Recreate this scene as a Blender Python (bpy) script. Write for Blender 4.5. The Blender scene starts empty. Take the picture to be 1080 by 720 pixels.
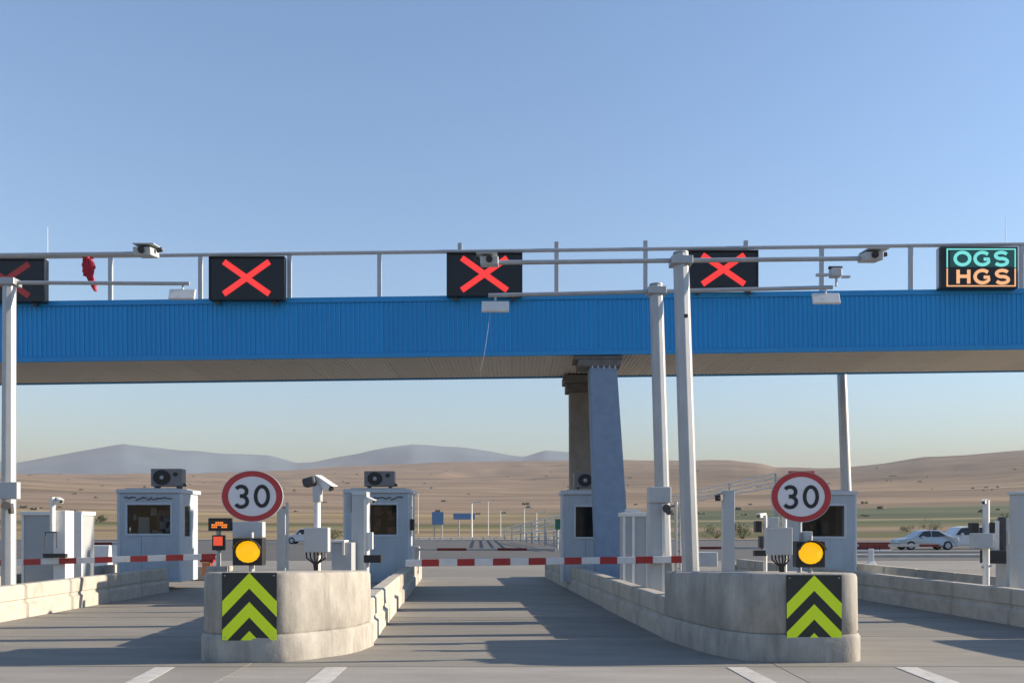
import bpy, bmesh, math, random
from mathutils import Vector, Matrix, noise
R = math.radians
rnd = random.Random(7)
S = bpy.context.scene
COL = S.collection

# ------------------------------------------------------------------ camera
F, CX, HY, EYE = 960.0, 540.0, 555.0, 1.6       # focal length in photo pixels, centre column, eye-level row, eye height
cam_d = bpy.data.cameras.new('camera')
cam_d.sensor_fit = 'HORIZONTAL'; cam_d.sensor_width = 36.0
cam_d.lens = 36.0 * F / 1080.0
cam_d.shift_y = (HY - 360.0) / 1080.0
cam_d.clip_start = 0.1; cam_d.clip_end = 60000
cam = bpy.data.objects.new('camera', cam_d); COL.objects.link(cam)
cam.location = (0, 0, EYE); cam.rotation_euler = (R(90), 0, 0)
S.camera = cam

# ------------------------------------------------------------------ light
SUN_EL, SUN_AZ = 20.0, 84.5                      # azimuth clockwise from +Y (straight ahead)
w = bpy.data.worlds.new('World'); S.world = w; w.use_nodes = True
wn = w.node_tree
bg = wn.nodes['Background']
sky = wn.nodes.new('ShaderNodeTexSky'); sky.sky_type = 'NISHITA'
sky.sun_disc = False
sky.sun_elevation = R(SUN_EL); sky.sun_rotation = R(SUN_AZ)
sky.altitude = 900; sky.air_density = 1.0; sky.dust_density = 0.6; sky.ozone_density = 3.2
wn.links.new(sky.outputs[0], bg.inputs[0]); bg.inputs[1].default_value = 0.112
sd = bpy.data.lights.new('sun', 'SUN'); sd.energy = 5.0; sd.angle = R(0.53); sd.color = (1.0, 0.88, 0.73)
so = bpy.data.objects.new('sun', sd); COL.objects.link(so)
sv = Vector((math.sin(R(SUN_AZ)) * math.cos(R(SUN_EL)), math.cos(R(SUN_AZ)) * math.cos(R(SUN_EL)), math.sin(R(SUN_EL))))
so.rotation_euler = sv.to_track_quat('Z', 'Y').to_euler(); so.location = (20, 0, 30)
S.view_settings.view_transform = 'Standard'; S.view_settings.look = 'None'
S.view_settings.exposure = 1.3; S.view_settings.gamma = 1.0
S.render.engine = 'CYCLES'
S.cycles.max_bounces = 6; S.cycles.volume_bounces = 1; S.cycles.use_denoising = True

# ------------------------------------------------------------------ helpers
def P(x, y, Y):                                  # photo pixel at depth Y -> world point
    return Vector(((x - CX) * Y / F, Y, EYE + (HY - y) * Y / F))
def PX(x, Y): return (x - CX) * Y / F
def PZ(y, Y): return EYE + (HY - y) * Y / F

def nd(nt, t, **kw):
    n = nt.nodes.new(t)
    for k, v in kw.items(): setattr(n, k, v)
    return n
MATS = {}
def M(name, col, rough=0.6, metal=0.0, var=0.12, scale=3.0, stretch=(1, 1, 1), bump=0.0, bscale=60.0,
      obj_rand=0.0, stain=None, stain_amt=0.5, stain_scale=2.0, stain_stretch=(1, 1, 1), spec=None):
    m = bpy.data.materials.new(name); m.use_nodes = True
    nt = m.node_tree; b = nt.nodes['Principled BSDF']; L = nt.links.new
    b.inputs['Roughness'].default_value = rough; b.inputs['Metallic'].default_value = metal
    if spec is not None: b.inputs['Specular IOR Level'].default_value = spec
    tc = nd(nt, 'ShaderNodeTexCoord'); mp = nd(nt, 'ShaderNodeMapping'); mp.inputs['Scale'].default_value = stretch
    L(tc.outputs['Object'], mp.inputs['Vector'])
    n = nd(nt, 'ShaderNodeTexNoise'); n.inputs['Scale'].default_value = scale; n.inputs['Detail'].default_value = 6
    n.inputs['Roughness'].default_value = 0.65
    L(mp.outputs[0], n.inputs['Vector'])
    cr = nd(nt, 'ShaderNodeValToRGB')
    cr.color_ramp.elements[0].position = 0.25; cr.color_ramp.elements[1].position = 0.75
    cr.color_ramp.elements[0].color = (*[c * (1 - var) for c in col], 1)
    cr.color_ramp.elements[1].color = (*[min(1, c * (1 + var)) for c in col], 1)
    L(n.outputs['Fac'], cr.inputs[0]); out = cr.outputs[0]
    if stain:
        mp2 = nd(nt, 'ShaderNodeMapping'); mp2.inputs['Scale'].default_value = stain_stretch
        L(tc.outputs['Object'], mp2.inputs['Vector'])
        n2 = nd(nt, 'ShaderNodeTexNoise'); n2.inputs['Scale'].default_value = stain_scale; n2.inputs['Detail'].default_value = 8
        n2.inputs['Roughness'].default_value = 0.7
        L(mp2.outputs[0], n2.inputs['Vector'])
        r2 = nd(nt, 'ShaderNodeValToRGB'); r2.color_ramp.elements[0].position = 0.5; r2.color_ramp.elements[1].position = 0.68
        r2.color_ramp.elements[1].color = (stain_amt,) * 3 + (1,)
        L(n2.outputs['Fac'], r2.inputs[0])
        mx = nd(nt, 'ShaderNodeMix', data_type='RGBA'); mx.inputs['B'].default_value = (*stain, 1)
        L(r2.outputs[0], mx.inputs['Factor']); L(out, mx.inputs['A']); out = mx.outputs['Result']
    if obj_rand:
        oi = nd(nt, 'ShaderNodeObjectInfo'); mr = nd(nt, 'ShaderNodeMapRange')
        mr.inputs['To Min'].default_value = 1 - obj_rand; mr.inputs['To Max'].default_value = 1 + obj_rand
        L(oi.outputs['Random'], mr.inputs['Value'])
        hs = nd(nt, 'ShaderNodeHueSaturation'); L(mr.outputs[0], hs.inputs['Value']); L(out, hs.inputs['Color']); out = hs.outputs[0]
    L(out, b.inputs['Base Color'])
    if bump:
        n3 = nd(nt, 'ShaderNodeTexNoise'); n3.inputs['Scale'].default_value = bscale; n3.inputs['Detail'].default_value = 4
        L(tc.outputs['Object'], n3.inputs['Vector'])
        bp = nd(nt, 'ShaderNodeBump'); bp.inputs['Strength'].default_value = bump; bp.inputs['Distance'].default_value = 0.02
        L(n3.outputs['Fac'], bp.inputs['Height']); L(bp.outputs[0], b.inputs['Normal'])
    MATS[name] = m
    return m
def E(name, col, strength, base=(0.02, 0.02, 0.02)):
    m = M(name, base, 0.4); b = m.node_tree.nodes['Principled BSDF']
    b.inputs['Emission Color'].default_value = (*col, 1); b.inputs['Emission Strength'].default_value = strength
    return m

class MB:
    def __init__(s): s.v = []; s.f = []
    def add(s, vs, fs):
        n = len(s.v); s.v += [Vector(v) for v in vs]; s.f += [[n + i for i in f] for f in fs]; return s
    def box(s, x0, x1, y0, y1, z0, z1):
        return s.add([(x, y, z) for z in (z0, z1) for y in (y0, y1) for x in (x0, x1)],
                     [(0, 2, 3, 1), (4, 5, 7, 6), (0, 1, 5, 4), (2, 6, 7, 3), (0, 4, 6, 2), (1, 3, 7, 5)])
    def pbox(s, x0, y0, x1, y1, Y, d=0.2):       # photo rectangle at depth Y, extruded away by d
        return s.box(PX(x0, Y), PX(x1, Y), Y, Y + d, PZ(y1, Y), PZ(y0, Y))
    def obox(s, c, size, rot):
        a = [h / 2 for h in size]; m = rot.to_matrix() if hasattr(rot, 'to_matrix') else rot
        vs = [Vector(c) + m @ Vector((x, y, z)) for z in (-a[2], a[2]) for y in (-a[1], a[1]) for x in (-a[0], a[0])]
        return s.add(vs, [(0, 2, 3, 1), (4, 5, 7, 6), (0, 1, 5, 4), (2, 6, 7, 3), (0, 4, 6, 2), (1, 3, 7, 5)])
    def tube(s, p0, p1, r0, r1=None, n=14, cap=True):
        r1 = r0 if r1 is None else r1
        p0 = Vector(p0); p1 = Vector(p1); d = (p1 - p0).normalized()
        u = d.orthogonal().normalized(); w_ = d.cross(u)
        vs = []
        for p, r in ((p0, r0), (p1, r1)):
            for i in range(n):
                a = 2 * math.pi * i / n; vs.append(p + (u * math.cos(a) + w_ * math.sin(a)) * r)
        fs = [(i, (i + 1) % n, n + (i + 1) % n, n + i) for i in range(n)]
        if cap: fs += [tuple(reversed(range(n))), tuple(range(n, 2 * n))]
        return s.add(vs, fs)
    def path(s, pts, r, n=8):
        for a, b in zip(pts, pts[1:]): s.tube(a, b, r, r, n)
        return s
    def prism(s, poly, y0, y1):                  # polygon in x-z, extruded along y
        n = len(poly)
        vs = [(x, y0, z) for x, z in poly] + [(x, y1, z) for x, z in poly]
        return s.add(vs, [tuple(range(n)), tuple(reversed(range(n, 2 * n)))] + [(i, n + i, n + (i + 1) % n, (i + 1) % n) for i in range(n)])
    def ellipse(s, cx, cz, rx, rz, y0, y1, n=48):
        return s.prism([(cx + rx * math.cos(2 * math.pi * i / n), cz + rz * math.sin(2 * math.pi * i / n)) for i in range(n)], y0, y1)
    def ring(s, cx, cz, rx, rz, tx, tz, y0, y1, n=48):
        vs = []
        for i in range(n):
            c, q = math.cos(2 * math.pi * i / n), math.sin(2 * math.pi * i / n)
            vs += [(cx + rx * c, y0, cz + rz * q), (cx + (rx - tx) * c, y0, cz + (rz - tz) * q),
                   (cx + rx * c, y1, cz + rz * q), (cx + (rx - tx) * c, y1, cz + (rz - tz) * q)]
        fs = []
        for i in range(n):
            a, b = 4 * i, 4 * ((i + 1) % n)
            fs += [(a, b, b + 1, a + 1), (a + 2, a + 3, b + 3, b + 2), (a, a + 2, b + 2, b), (a + 1, b + 1, b + 3, a + 3)]
        return s.add(vs, fs)
    def ribbon(s, pts, wd, y0, y1, closed=False):  # flat stroke of width wd in the x-z plane
        pts = [Vector((p[0], p[1])) for p in pts]; n = len(pts); vs = []
        for i in range(n):
            a = pts[(i - 1) % n] if closed or i > 0 else pts[i]
            b = pts[(i + 1) % n] if closed or i < n - 1 else pts[i]
            t = (b - a).normalized(); nn = Vector((-t.y, t.x)) * wd / 2
            l, r = pts[i] + nn, pts[i] - nn
            vs += [(l.x, y0, l.y), (r.x, y0, r.y), (l.x, y1, l.y), (r.x, y1, r.y)]
        fs = []
        for i in range(n if closed else n - 1):
            a, b = 4 * i, 4 * ((i + 1) % n)
            fs += [(a, a + 1, b + 1, b), (a + 2, b + 2, b + 3, a + 3), (a, b, b + 2, a + 2), (a + 1, a + 3, b + 3, b + 1)]
        if not closed:
            e = 4 * (n - 1); fs += [(0, 2, 3, 1), (e, e + 1, e + 3, e + 2)]
        return s.add(vs, fs)
    def mesh(s, name, off=Vector((0, 0, 0))):
        me = bpy.data.meshes.new(name)
        me.from_pydata([tuple(v - off) for v in s.v], [], s.f)
        bm = bmesh.new(); bm.from_mesh(me); bmesh.ops.recalc_face_normals(bm, faces=bm.faces); bm.to_mesh(me); bm.free()
        return me
    def build(s, name, mat, parent=None, bevel=0.0, smooth=False, loc=None):
        off = Vector(OFF.get(parent.name, (0, 0, 0))) if parent else Vector(loc or (0, 0, 0))
        me = s.mesh(name, off); me.materials.append(mat)
        o = bpy.data.objects.new(name, me); COL.objects.link(o)
        if parent: o.parent = parent
        else: o.location = off
        OFF[o.name] = tuple(off)
        if smooth:
            for p in me.polygons: p.use_smooth = True
            try: me.set_sharp_from_angle(angle=R(40))
            except Exception: pass
        if bevel:
            bv = o.modifiers.new('bevel', 'BEVEL'); bv.width = bevel; bv.segments = 2; bv.limit_method = 'ANGLE'
        return o
OFF = {}
def tag(o, label=None, cat=None, group=None, kind=None):
    if label: o['label'] = label
    if cat: o['category'] = cat
    if group: o['group'] = group
    if kind: o['kind'] = kind
    return o
def thing(name, label, cat, loc, group=None):
    o = bpy.data.objects.new(name, None); COL.objects.link(o); o.location = loc; o.empty_display_size = 0.2
    OFF[o.name] = tuple(loc)
    return tag(o, label, cat, group)
def inst(name, me, loc, parent=None, rz=0.0, bevel=0.0):
    o = bpy.data.objects.new(name, me); COL.objects.link(o); o.location = loc; o.rotation_euler = (0, 0, rz)
    if parent: o.parent = parent
    if bevel:
        bv = o.modifiers.new('bevel', 'BEVEL'); bv.width = bevel; bv.segments = 2; bv.limit_method = 'ANGLE'
    return o

# ------------------------------------------------------------------ materials
concrete = M('concrete', (0.325, 0.314, 0.284), 0.9, var=0.3, scale=3.2, stretch=(1.3, 1.3, 0.6), bump=0.16, bscale=28, stain=(0.19, 0.175, 0.155), stain_amt=0.65,
             stain_scale=2.6, stain_stretch=(2.2, 2.2, 0.28))
barrier_c = M('barrier_concrete', (0.39, 0.37, 0.325), 0.9, var=0.15, scale=5, bump=0.2, bscale=32, obj_rand=0.10,
              stain=(0.22, 0.20, 0.17), stain_amt=0.45, stain_scale=3, stain_stretch=(1, 1, 0.5))
dark_gap = M('joint_filler', (0.06, 0.058, 0.055), 0.95)
slab_m = M('slab_concrete', (0.215, 0.204, 0.178), 0.85, var=0.20, scale=0.9, stretch=(0.45, 1.9, 1), bump=0.35, bscale=55, obj_rand=0.09,
           stain=(0.125, 0.12, 0.112), stain_amt=0.6, stain_scale=1.3, stain_stretch=(0.28, 2.2, 1))
apron_m = M('apron_concrete', (0.27, 0.258, 0.236), 0.85, var=0.24, scale=0.9, stretch=(0.5, 1.6, 1), bump=0.35, bscale=55, obj_rand=0.07,
           stain=(0.22, 0.21, 0.195), stain_amt=0.55, stain_scale=1.5, stain_stretch=(0.4, 1.8, 1))
asphalt = M('asphalt', (0.085, 0.084, 0.082), 0.85, var=0.2, scale=0.5, stretch=(0.3, 1, 1), bump=0.3, bscale=70)
paint_w = M('road_paint', (0.50, 0.49, 0.46), 0.7, var=0.16, scale=6, stain=(0.27, 0.26, 0.24), stain_amt=0.7, stain_scale=7)
galv = M('galvanised_steel', (0.36, 0.385, 0.41), 0.42, 0.4, var=0.14, scale=5, stretch=(1, 1, 0.35), bump=0.04, bscale=50,
         stain=(0.33, 0.34, 0.35), stain_amt=0.4, stain_scale=4)
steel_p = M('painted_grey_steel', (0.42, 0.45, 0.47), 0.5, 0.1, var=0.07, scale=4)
white_p = M('white_enamel', (0.66, 0.67, 0.66), 0.45, var=0.06, scale=3, stain=(0.45, 0.43, 0.40), stain_amt=0.35, stain_scale=4)
booth_m = M('booth_panel', (0.40, 0.46, 0.52), 0.45, var=0.06, scale=2, stain=(0.27, 0.29, 0.31), stain_amt=0.5, stain_scale=3.5, stain_stretch=(1, 1, 0.3))
booth_t = M('booth_trim', (0.50, 0.55, 0.60), 0.45, var=0.05)
cab_m = M('cabinet_grey', (0.34, 0.37, 0.39), 0.5, var=0.06)
ac_m = M('air_conditioner_grey', (0.19, 0.19, 0.20), 0.5, var=0.08)
black_p = M('black_plastic', (0.018, 0.018, 0.02), 0.5, var=0.2)
dark_m = M('dark_metal', (0.06, 0.06, 0.065), 0.55, 0.2, var=0.2)
blue_clad = M('blue_cladding', (0.011, 0.29, 0.66), 0.42, var=0.07, scale=0.8, stretch=(1, 1, 0.2), obj_rand=0.05)
blue_trim = M('blue_trim', (0.011, 0.26, 0.60), 0.4, var=0.06)
soffit_m = M('soffit_sheet', (0.60, 0.54, 0.46), 0.55, var=0.09, scale=0.7, stretch=(1, 0.3, 1), obj_rand=0.05)
column_b = M('column_paint', (0.20, 0.275, 0.385), 0.75, var=0.12, scale=5, bump=0.25, bscale=30)
column_g = M('column_concrete', (0.21, 0.19, 0.165), 0.85, var=0.2, scale=3, bump=0.3, bscale=25)
capital_m = M('capital_concrete', (0.14, 0.13, 0.12), 0.85, var=0.3, scale=6, bump=0.4, bscale=30)
red_p = M('red_paint', (0.34, 0.022, 0.022), 0.45, var=0.1)
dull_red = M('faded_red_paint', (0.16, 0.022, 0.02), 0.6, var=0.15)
grey_w = M('boom_white', (0.62, 0.63, 0.63), 0.45, var=0.06, stain=(0.42, 0.42, 0.42), stain_amt=0.3, stain_scale=5)
sign_w = M('sign_white', (0.66, 0.67, 0.70), 0.4, var=0.03)
sign_r = M('sign_red', (0.42, 0.035, 0.04), 0.4, var=0.05)
sign_k = M('sign_black', (0.012, 0.013, 0.018), 0.45, var=0.1)
chev_y = M('fluorescent_yellow', (0.74, 0.96, 0.015), 0.42, var=0.05)
chev_k = M('chevron_black', (0.02, 0.024, 0.024), 0.5, var=0.2)
screen_k = M('screen_black', (0.006, 0.007, 0.011), 0.35, var=0.3)
led_r = E('led_red', (1.0, 0.04, 0.035), 0.42)
led_rd = E('led_red_dim', (0.8, 0.03, 0.04), 0.07)
led_c = E('led_cyan', (0.22, 0.86, 0.82), 0.36)
led_o = E('led_orange', (1.0, 0.50, 0.24), 0.40)
led_t = E('led_teal_dim', (0.02, 0.22, 0.22), 0.10)
led_b = E('led_amber_matrix', (1.0, 0.26, 0.03), 0.42)
led_rs = E('led_red_small', (1.0, 0.10, 0.04), 0.32)
amber = E('amber_lens', (1.0, 0.50, 0.005), 0.36, (0.6, 0.26, 0.0))
cloth_r = M('red_cloth', (0.36, 0.015, 0.03), 0.85, var=0.3, scale=12)
blue_s = M('road_sign_blue', (0.10, 0.22, 0.42), 0.5)
green_s = M('sign_green', (0.02, 0.16, 0.10), 0.5)
rail_m = M('rail_paint', (0.40, 0.43, 0.46), 0.45, 0.3, var=0.1, scale=6)
paper = M('paper_card', (0.75, 0.72, 0.62), 0.8)
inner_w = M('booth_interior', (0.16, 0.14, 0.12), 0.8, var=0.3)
poster_m = M('poster_brown', (0.42, 0.22, 0.15), 0.7, var=0.6, scale=14)
tyre_m = M('tyre_rubber', (0.02, 0.02, 0.02), 0.85)
car_s = M('car_silver', (0.42, 0.45, 0.48), 0.3, 0.5, var=0.03)
car_w = M('car_white', (0.62, 0.64, 0.67), 0.3, 0.0, var=0.03)
car_g = M('car_glass', (0.02, 0.025, 0.03), 0.08, var=0.05)
lamp_g = M('lamp_glass', (0.7, 0.72, 0.75), 0.15, var=0.03)
bark = M('bark', (0.10, 0.075, 0.05), 0.9)
leaf = M('shrub_leaf', (0.055, 0.075, 0.03), 0.8, var=0.5, scale=9)
scrub_m = M('scrub_leaf', (0.10, 0.095, 0.06), 0.9, var=0.4, scale=0.4)
orange_m = M('orange_board', (0.55, 0.20, 0.08), 0.6)

# pane: clear glass that still mirrors the surroundings at grazing angles
glass = bpy.data.materials.new('window_glass'); glass.use_nodes = True
_nt = glass.node_tree; _nt.nodes.remove(_nt.nodes['Principled BSDF'])
_tr = nd(_nt, 'ShaderNodeBsdfTransparent'); _tr.inputs[0].default_value = (0.72, 0.76, 0.78, 1)
_gl = nd(_nt, 'ShaderNodeBsdfGlossy'); _gl.inputs['Roughness'].default_value = 0.03
_fr = nd(_nt, 'ShaderNodeFresnel'); _fr.inputs[0].default_value = 1.5
_mx = nd(_nt, 'ShaderNodeMixShader')
_nt.links.new(_fr.outputs[0], _mx.inputs[0]); _nt.links.new(_tr.outputs[0], _mx.inputs[1]); _nt.links.new(_gl.outputs[0], _mx.inputs[2])
_nt.links.new(_mx.outputs[0], _nt.nodes['Material Output'].inputs[0])

# ------------------------------------------------------------------ terrain
def interp(tab, x):
    if x <= tab[0][0]: return tab[0][1]
    for (a, b), (c, d) in zip(tab, tab[1:]):
        if x <= c:
            t = (x - a) / (c - a); return b + (d - b) * (t * t * (3 - 2 * t) if False else t)
    return tab[-1][1]
crest = [(-600, 498), (-200, 506), (20, 505), (120, 503), (250, 501), (310, 497), (370, 492), (450, 488), (540, 486), (640, 485), (700, 487),
         (770, 487), (800, 491), (818, 496), (860, 497), (890, 497), (930, 494), (975, 489), (1040, 487), (1080, 486), (1300, 484), (1700, 492)]
mount = [(-700, 478), (-300, 470), (-100, 484), (20, 488), (60, 480), (130, 468), (180, 475), (215, 478), (285, 480), (312, 488), (330, 487),
         (380, 478), (435, 468), (480, 471), (516, 475), (553, 481), (575, 475), (600, 477), (660, 490), (720, 500), (1100, 505), (1700, 490)]
ytab = [(130, 566.8), (180, 561), (260, 553), (400, 543), (700, 529), (1200, 515)]
def ground_z(r, th):
    c = max(0.2, math.cos(th)) if abs(th) < R(70) else 0.34
    px = CX + F * math.tan(max(-R(52), min(R(52), th)))
    if r < 130: return -0.03
    cr_y = interp(crest, px)
    e = lambda y: (HY - y) / F
    if r <= 1200:
        y = interp(ytab, r); y = y + (min(cr_y + 8, y) - y) * 0
        z = EYE + e(y) * r
        z = max(-0.03, z)
    else:
        y = 515 + (cr_y - 515) * ((min(r, 3000) - 1200) / 1800) ** 0.8
        z = EYE + e(y) * min(r, 3000)
        if r > 3000: z -= (r - 3000) * 0.05
    z += noise.noise(Vector((r * math.sin(th) * 0.002, r * math.cos(th) * 0.002, 0))) * min(1, max(0, (r - 300) / 1500)) * 7
    if r > 500:                                   # gullies and low swells on the slopes
        q = Vector((r * math.sin(th), r * math.cos(th), 0)); k = min(1, (r - 500) / 1200)
        fade = 1.0 if r < 2700 else 0.45
        z += k * fade * (noise.noise(q * 0.0065) * 7 + noise.noise(q * 0.017 + Vector((5, 2, 1))) * 3.2)
    return max(z, -0.03)
def polar(radii, zf, name, mat):
    ths = []
    a = -180.0
    while a < 180: ths.append(R(a)); a += 0.3 if -45 <= a < 45 else 5
    n = len(ths); vs = []; fs = []
    for r in radii:
        for t in ths: vs.append((r * math.sin(t), r * math.cos(t), zf(r, t)))
    for i in range(len(radii) - 1):
        for j in range(n):
            fs.append((i * n + j, i * n + (j + 1) % n, (i + 1) * n + (j + 1) % n, (i + 1) * n + j))
    if radii[0] < 2: fs.append(tuple(range(n)))
    me = bpy.data.meshes.new(name); me.from_pydata(vs, [], fs); me.materials.append(mat)
    bm = bmesh.new(); bm.from_mesh(me); bmesh.ops.recalc_face_normals(bm, faces=bm.faces); bm.to_mesh(me); bm.free()
    for p in me.polygons: p.use_smooth = True
    if me.polygons[len(me.polygons) // 2].normal.z < 0: me.flip_normals()
    o = bpy.data.objects.new(name, me); COL.objects.link(o); tag(o, kind='structure'); return o

# fields: bands of dry grass, stubble and crops by distance, broken by noise
gm = bpy.data.materials.new('dry_fields'); gm.use_nodes = True
nt = gm.node_tree; L = nt.links.new; b = nt.nodes['Principled BSDF']; b.inputs['Roughness'].default_value = 0.95
b.inputs['Specular IOR Level'].default_value = 0.1
tc = nd(nt, 'ShaderNodeTexCoord'); sep = nd(nt, 'ShaderNodeSeparateXYZ'); L(tc.outputs['Object'], sep.inputs[0])
nz = nd(nt, 'ShaderNodeTexNoise'); nz.inputs['Scale'].default_value = 0.0035; nz.inputs['Detail'].default_value = 3
mpz = nd(nt, 'ShaderNodeMapping'); mpz.inputs['Scale'].default_value = (0.35, 1, 0); L(tc.outputs['Object'], mpz.inputs[0]); L(mpz.outputs[0], nz.inputs['Vector'])
# distance on a log scale so that near bands are narrow
lg = nd(nt, 'ShaderNodeMath', operation='LOGARITHM'); lg.inputs[1].default_value = 10.0
mxy = nd(nt, 'ShaderNodeMath', operation='MAXIMUM'); mxy.inputs[1].default_value = 10.0; L(sep.outputs['Y'], mxy.inputs[0]); L(mxy.outputs[0], lg.inputs[0])
ad = nd(nt, 'ShaderNodeMath', operation='MULTIPLY_ADD'); L(nz.outputs['Fac'], ad.inputs[0]); ad.inputs[1].default_value = 0.24
sb = nd(nt, 'ShaderNodeMath', operation='SUBTRACT'); L(lg.outputs[0], sb.inputs[0]); sb.inputs[1].default_value = 0.12
L(sb.outputs[0], ad.inputs[2])
mr = nd(nt, 'ShaderNodeMapRange'); mr.inputs['From Min'].default_value = 2.0; mr.inputs['From Max'].default_value = 3.6; L(ad.outputs[0], mr.inputs['Value'])
def ramp(stops):
    r = nd(nt, 'ShaderNodeValToRGB'); el = r.color_ramp.elements
    while len(el) < len(stops): el.new(0.5)
    for e_, (p, c) in zip(el, stops): e_.position = p; e_.color = (*c, 1)
    L(mr.outputs[0], r.inputs[0]); return r
pos = lambda d: (math.log10(d) - 2.0) / 1.6
dry, tan_, straw, olive, green, brown, pink = (0.30, 0.22, 0.125), (0.33, 0.24, 0.15), (0.36, 0.27, 0.13), (0.135, 0.14, 0.055), (0.115, 0.14, 0.075), (0.20, 0.145, 0.095), (0.31, 0.225, 0.155)
left = ramp([(0, dry), (pos(150), straw), (pos(185), brown), (pos(195), straw), (pos(240), olive), (pos(262), olive), (pos(272), dry), (pos(420), straw), (pos(440), brown), (pos(455), tan_), (pos(800), pink), (pos(840), brown), (pos(860), tan_), (pos(1600), pink), (pos(1700), brown), (pos(1750), tan_), (pos(2600), pink)])
right = ramp([(0, brown), (pos(115), dry), (pos(135), olive), (pos(165), olive), (pos(175), brown), (pos(215), dry), (pos(235), olive), (pos(290), green), (pos(305), straw), (pos(315), green), (pos(480), green), (pos(500), brown), (pos(560), tan_), (pos(900), brown), (pos(930), tan_), (pos(1500), brown), (pos(2600), (0.25, 0.19, 0.135))])
for r_ in (left, right): r_.color_ramp.interpolation = 'LINEAR'
mx = nd(nt, 'ShaderNodeMix', data_type='RGBA')
# the greener fields lie to the right of the road axis
rat = nd(nt, 'ShaderNodeMath', operation='DIVIDE'); L(sep.outputs['X'], rat.inputs[0]); L(mxy.outputs[0], rat.inputs[1])
mr2 = nd(nt, 'ShaderNodeMapRange'); mr2.inputs['From Min'].default_value = 0.05; mr2.inputs['From Max'].default_value = 0.28
nn_ = nd(nt, 'ShaderNodeMath', operation='MULTIPLY_ADD'); L(nz.outputs['Fac'], nn_.inputs[0]); nn_.inputs[1].default_value = 0.2; L(rat.outputs[0], nn_.inputs[2])
L(nn_.outputs[0], mr2.inputs['Value']); L(mr2.outputs[0], mx.inputs['Factor']); L(left.outputs[0], mx.inputs['A']); L(right.outputs[0], mx.inputs['B'])
nf = nd(nt, 'ShaderNodeTexNoise'); nf.inputs['Scale'].default_value = 0.03; nf.inputs['Detail'].default_value = 9; nf.inputs['Roughness'].default_value = 0.72
mpf = nd(nt, 'ShaderNodeMapping'); mpf.inputs['Scale'].default_value = (0.35, 1, 0.5); L(tc.outputs['Object'], mpf.inputs[0]); L(mpf.outputs[0], nf.inputs['Vector'])
rf = nd(nt, 'ShaderNodeMapRange'); rf.inputs['From Min'].default_value = 0.3; rf.inputs['From Max'].default_value = 0.7
rf.inputs['To Min'].default_value = 0.66; rf.inputs['To Max'].default_value = 1.12; L(nf.outputs['Fac'], rf.inputs['Value'])
ns = nd(nt, 'ShaderNodeTexNoise'); ns.inputs['Scale'].default_value = 0.02; ns.inputs['Detail'].default_value = 6; ns.inputs['Roughness'].default_value = 0.6
mps = nd(nt, 'ShaderNodeMapping'); mps.inputs['Scale'].default_value = (0.06, 0.8, 0.0); L(tc.outputs['Object'], mps.inputs[0]); L(mps.outputs[0], ns.inputs['Vector'])
rs = nd(nt, 'ShaderNodeMapRange'); rs.inputs['From Min'].default_value = 0.32; rs.inputs['From Max'].default_value = 0.68
rs.inputs['To Min'].default_value = 0.66; rs.inputs['To Max'].default_value = 1.12; L(ns.outputs['Fac'], rs.inputs['Value'])
mlt = nd(nt, 'ShaderNodeMath', operation='MULTIPLY'); L(rf.outputs[0], mlt.inputs[0]); L(rs.outputs[0], mlt.inputs[1]); rf = mlt
hs = nd(nt, 'ShaderNodeHueSaturation'); L(rf.outputs[0], hs.inputs['Value']); L(mx.outputs['Result'], hs.inputs['Color']); hs.inputs['Saturation'].default_value = 0.9; L(hs.outputs[0], b.inputs['Base Color'])

radii = [1, 20, 60, 100, 130, 145, 160, 180, 200, 220, 260, 300, 350, 400, 480, 560, 640, 700, 850, 1000, 1120, 1200, 1280, 1360, 1440, 1520, 1600, 1680, 1760, 1840, 1920, 2000, 2090, 2180, 2270, 2360, 2450, 2540, 2630, 2720, 2810, 2900, 3000, 3150, 3400, 4000, 5000, 6300]
polar(radii, ground_z, 'ground', gm)
mm = M('mountain_haze_blue', (0.095, 0.175, 0.29), 0.95, var=0.2, scale=0.002)  # blue of the distant air painted into the rock's base colour
def mount_z(r, th):
    px = CX + F * math.tan(max(-R(52), min(R(52), th)))
    peak = EYE + (HY - interp(mount, px)) / F * 8000 * max(0.6, math.cos(th))
    k = 1 - abs(r - 8000) / 2500.0
    q = Vector((r * math.sin(th), r * math.cos(th), 0))
    rough = sum(noise.noise(q * f + Vector((3, 1, f * 900))) * a for f, a in ((0.0009, 60), (0.0022, 38), (0.005, 20)))
    return max(-1, peak * max(0, k) ** 0.8 + rough * (0.28 if r >= 7900 else 1.0) * (1 if 6100 < r < 9000 else 0))
polar([6000, 6200, 6400, 6600, 6800, 7000, 7200, 7400, 7600, 7800, 8000, 8500, 9300, 10500], mount_z, 'mountains', mm)

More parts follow.
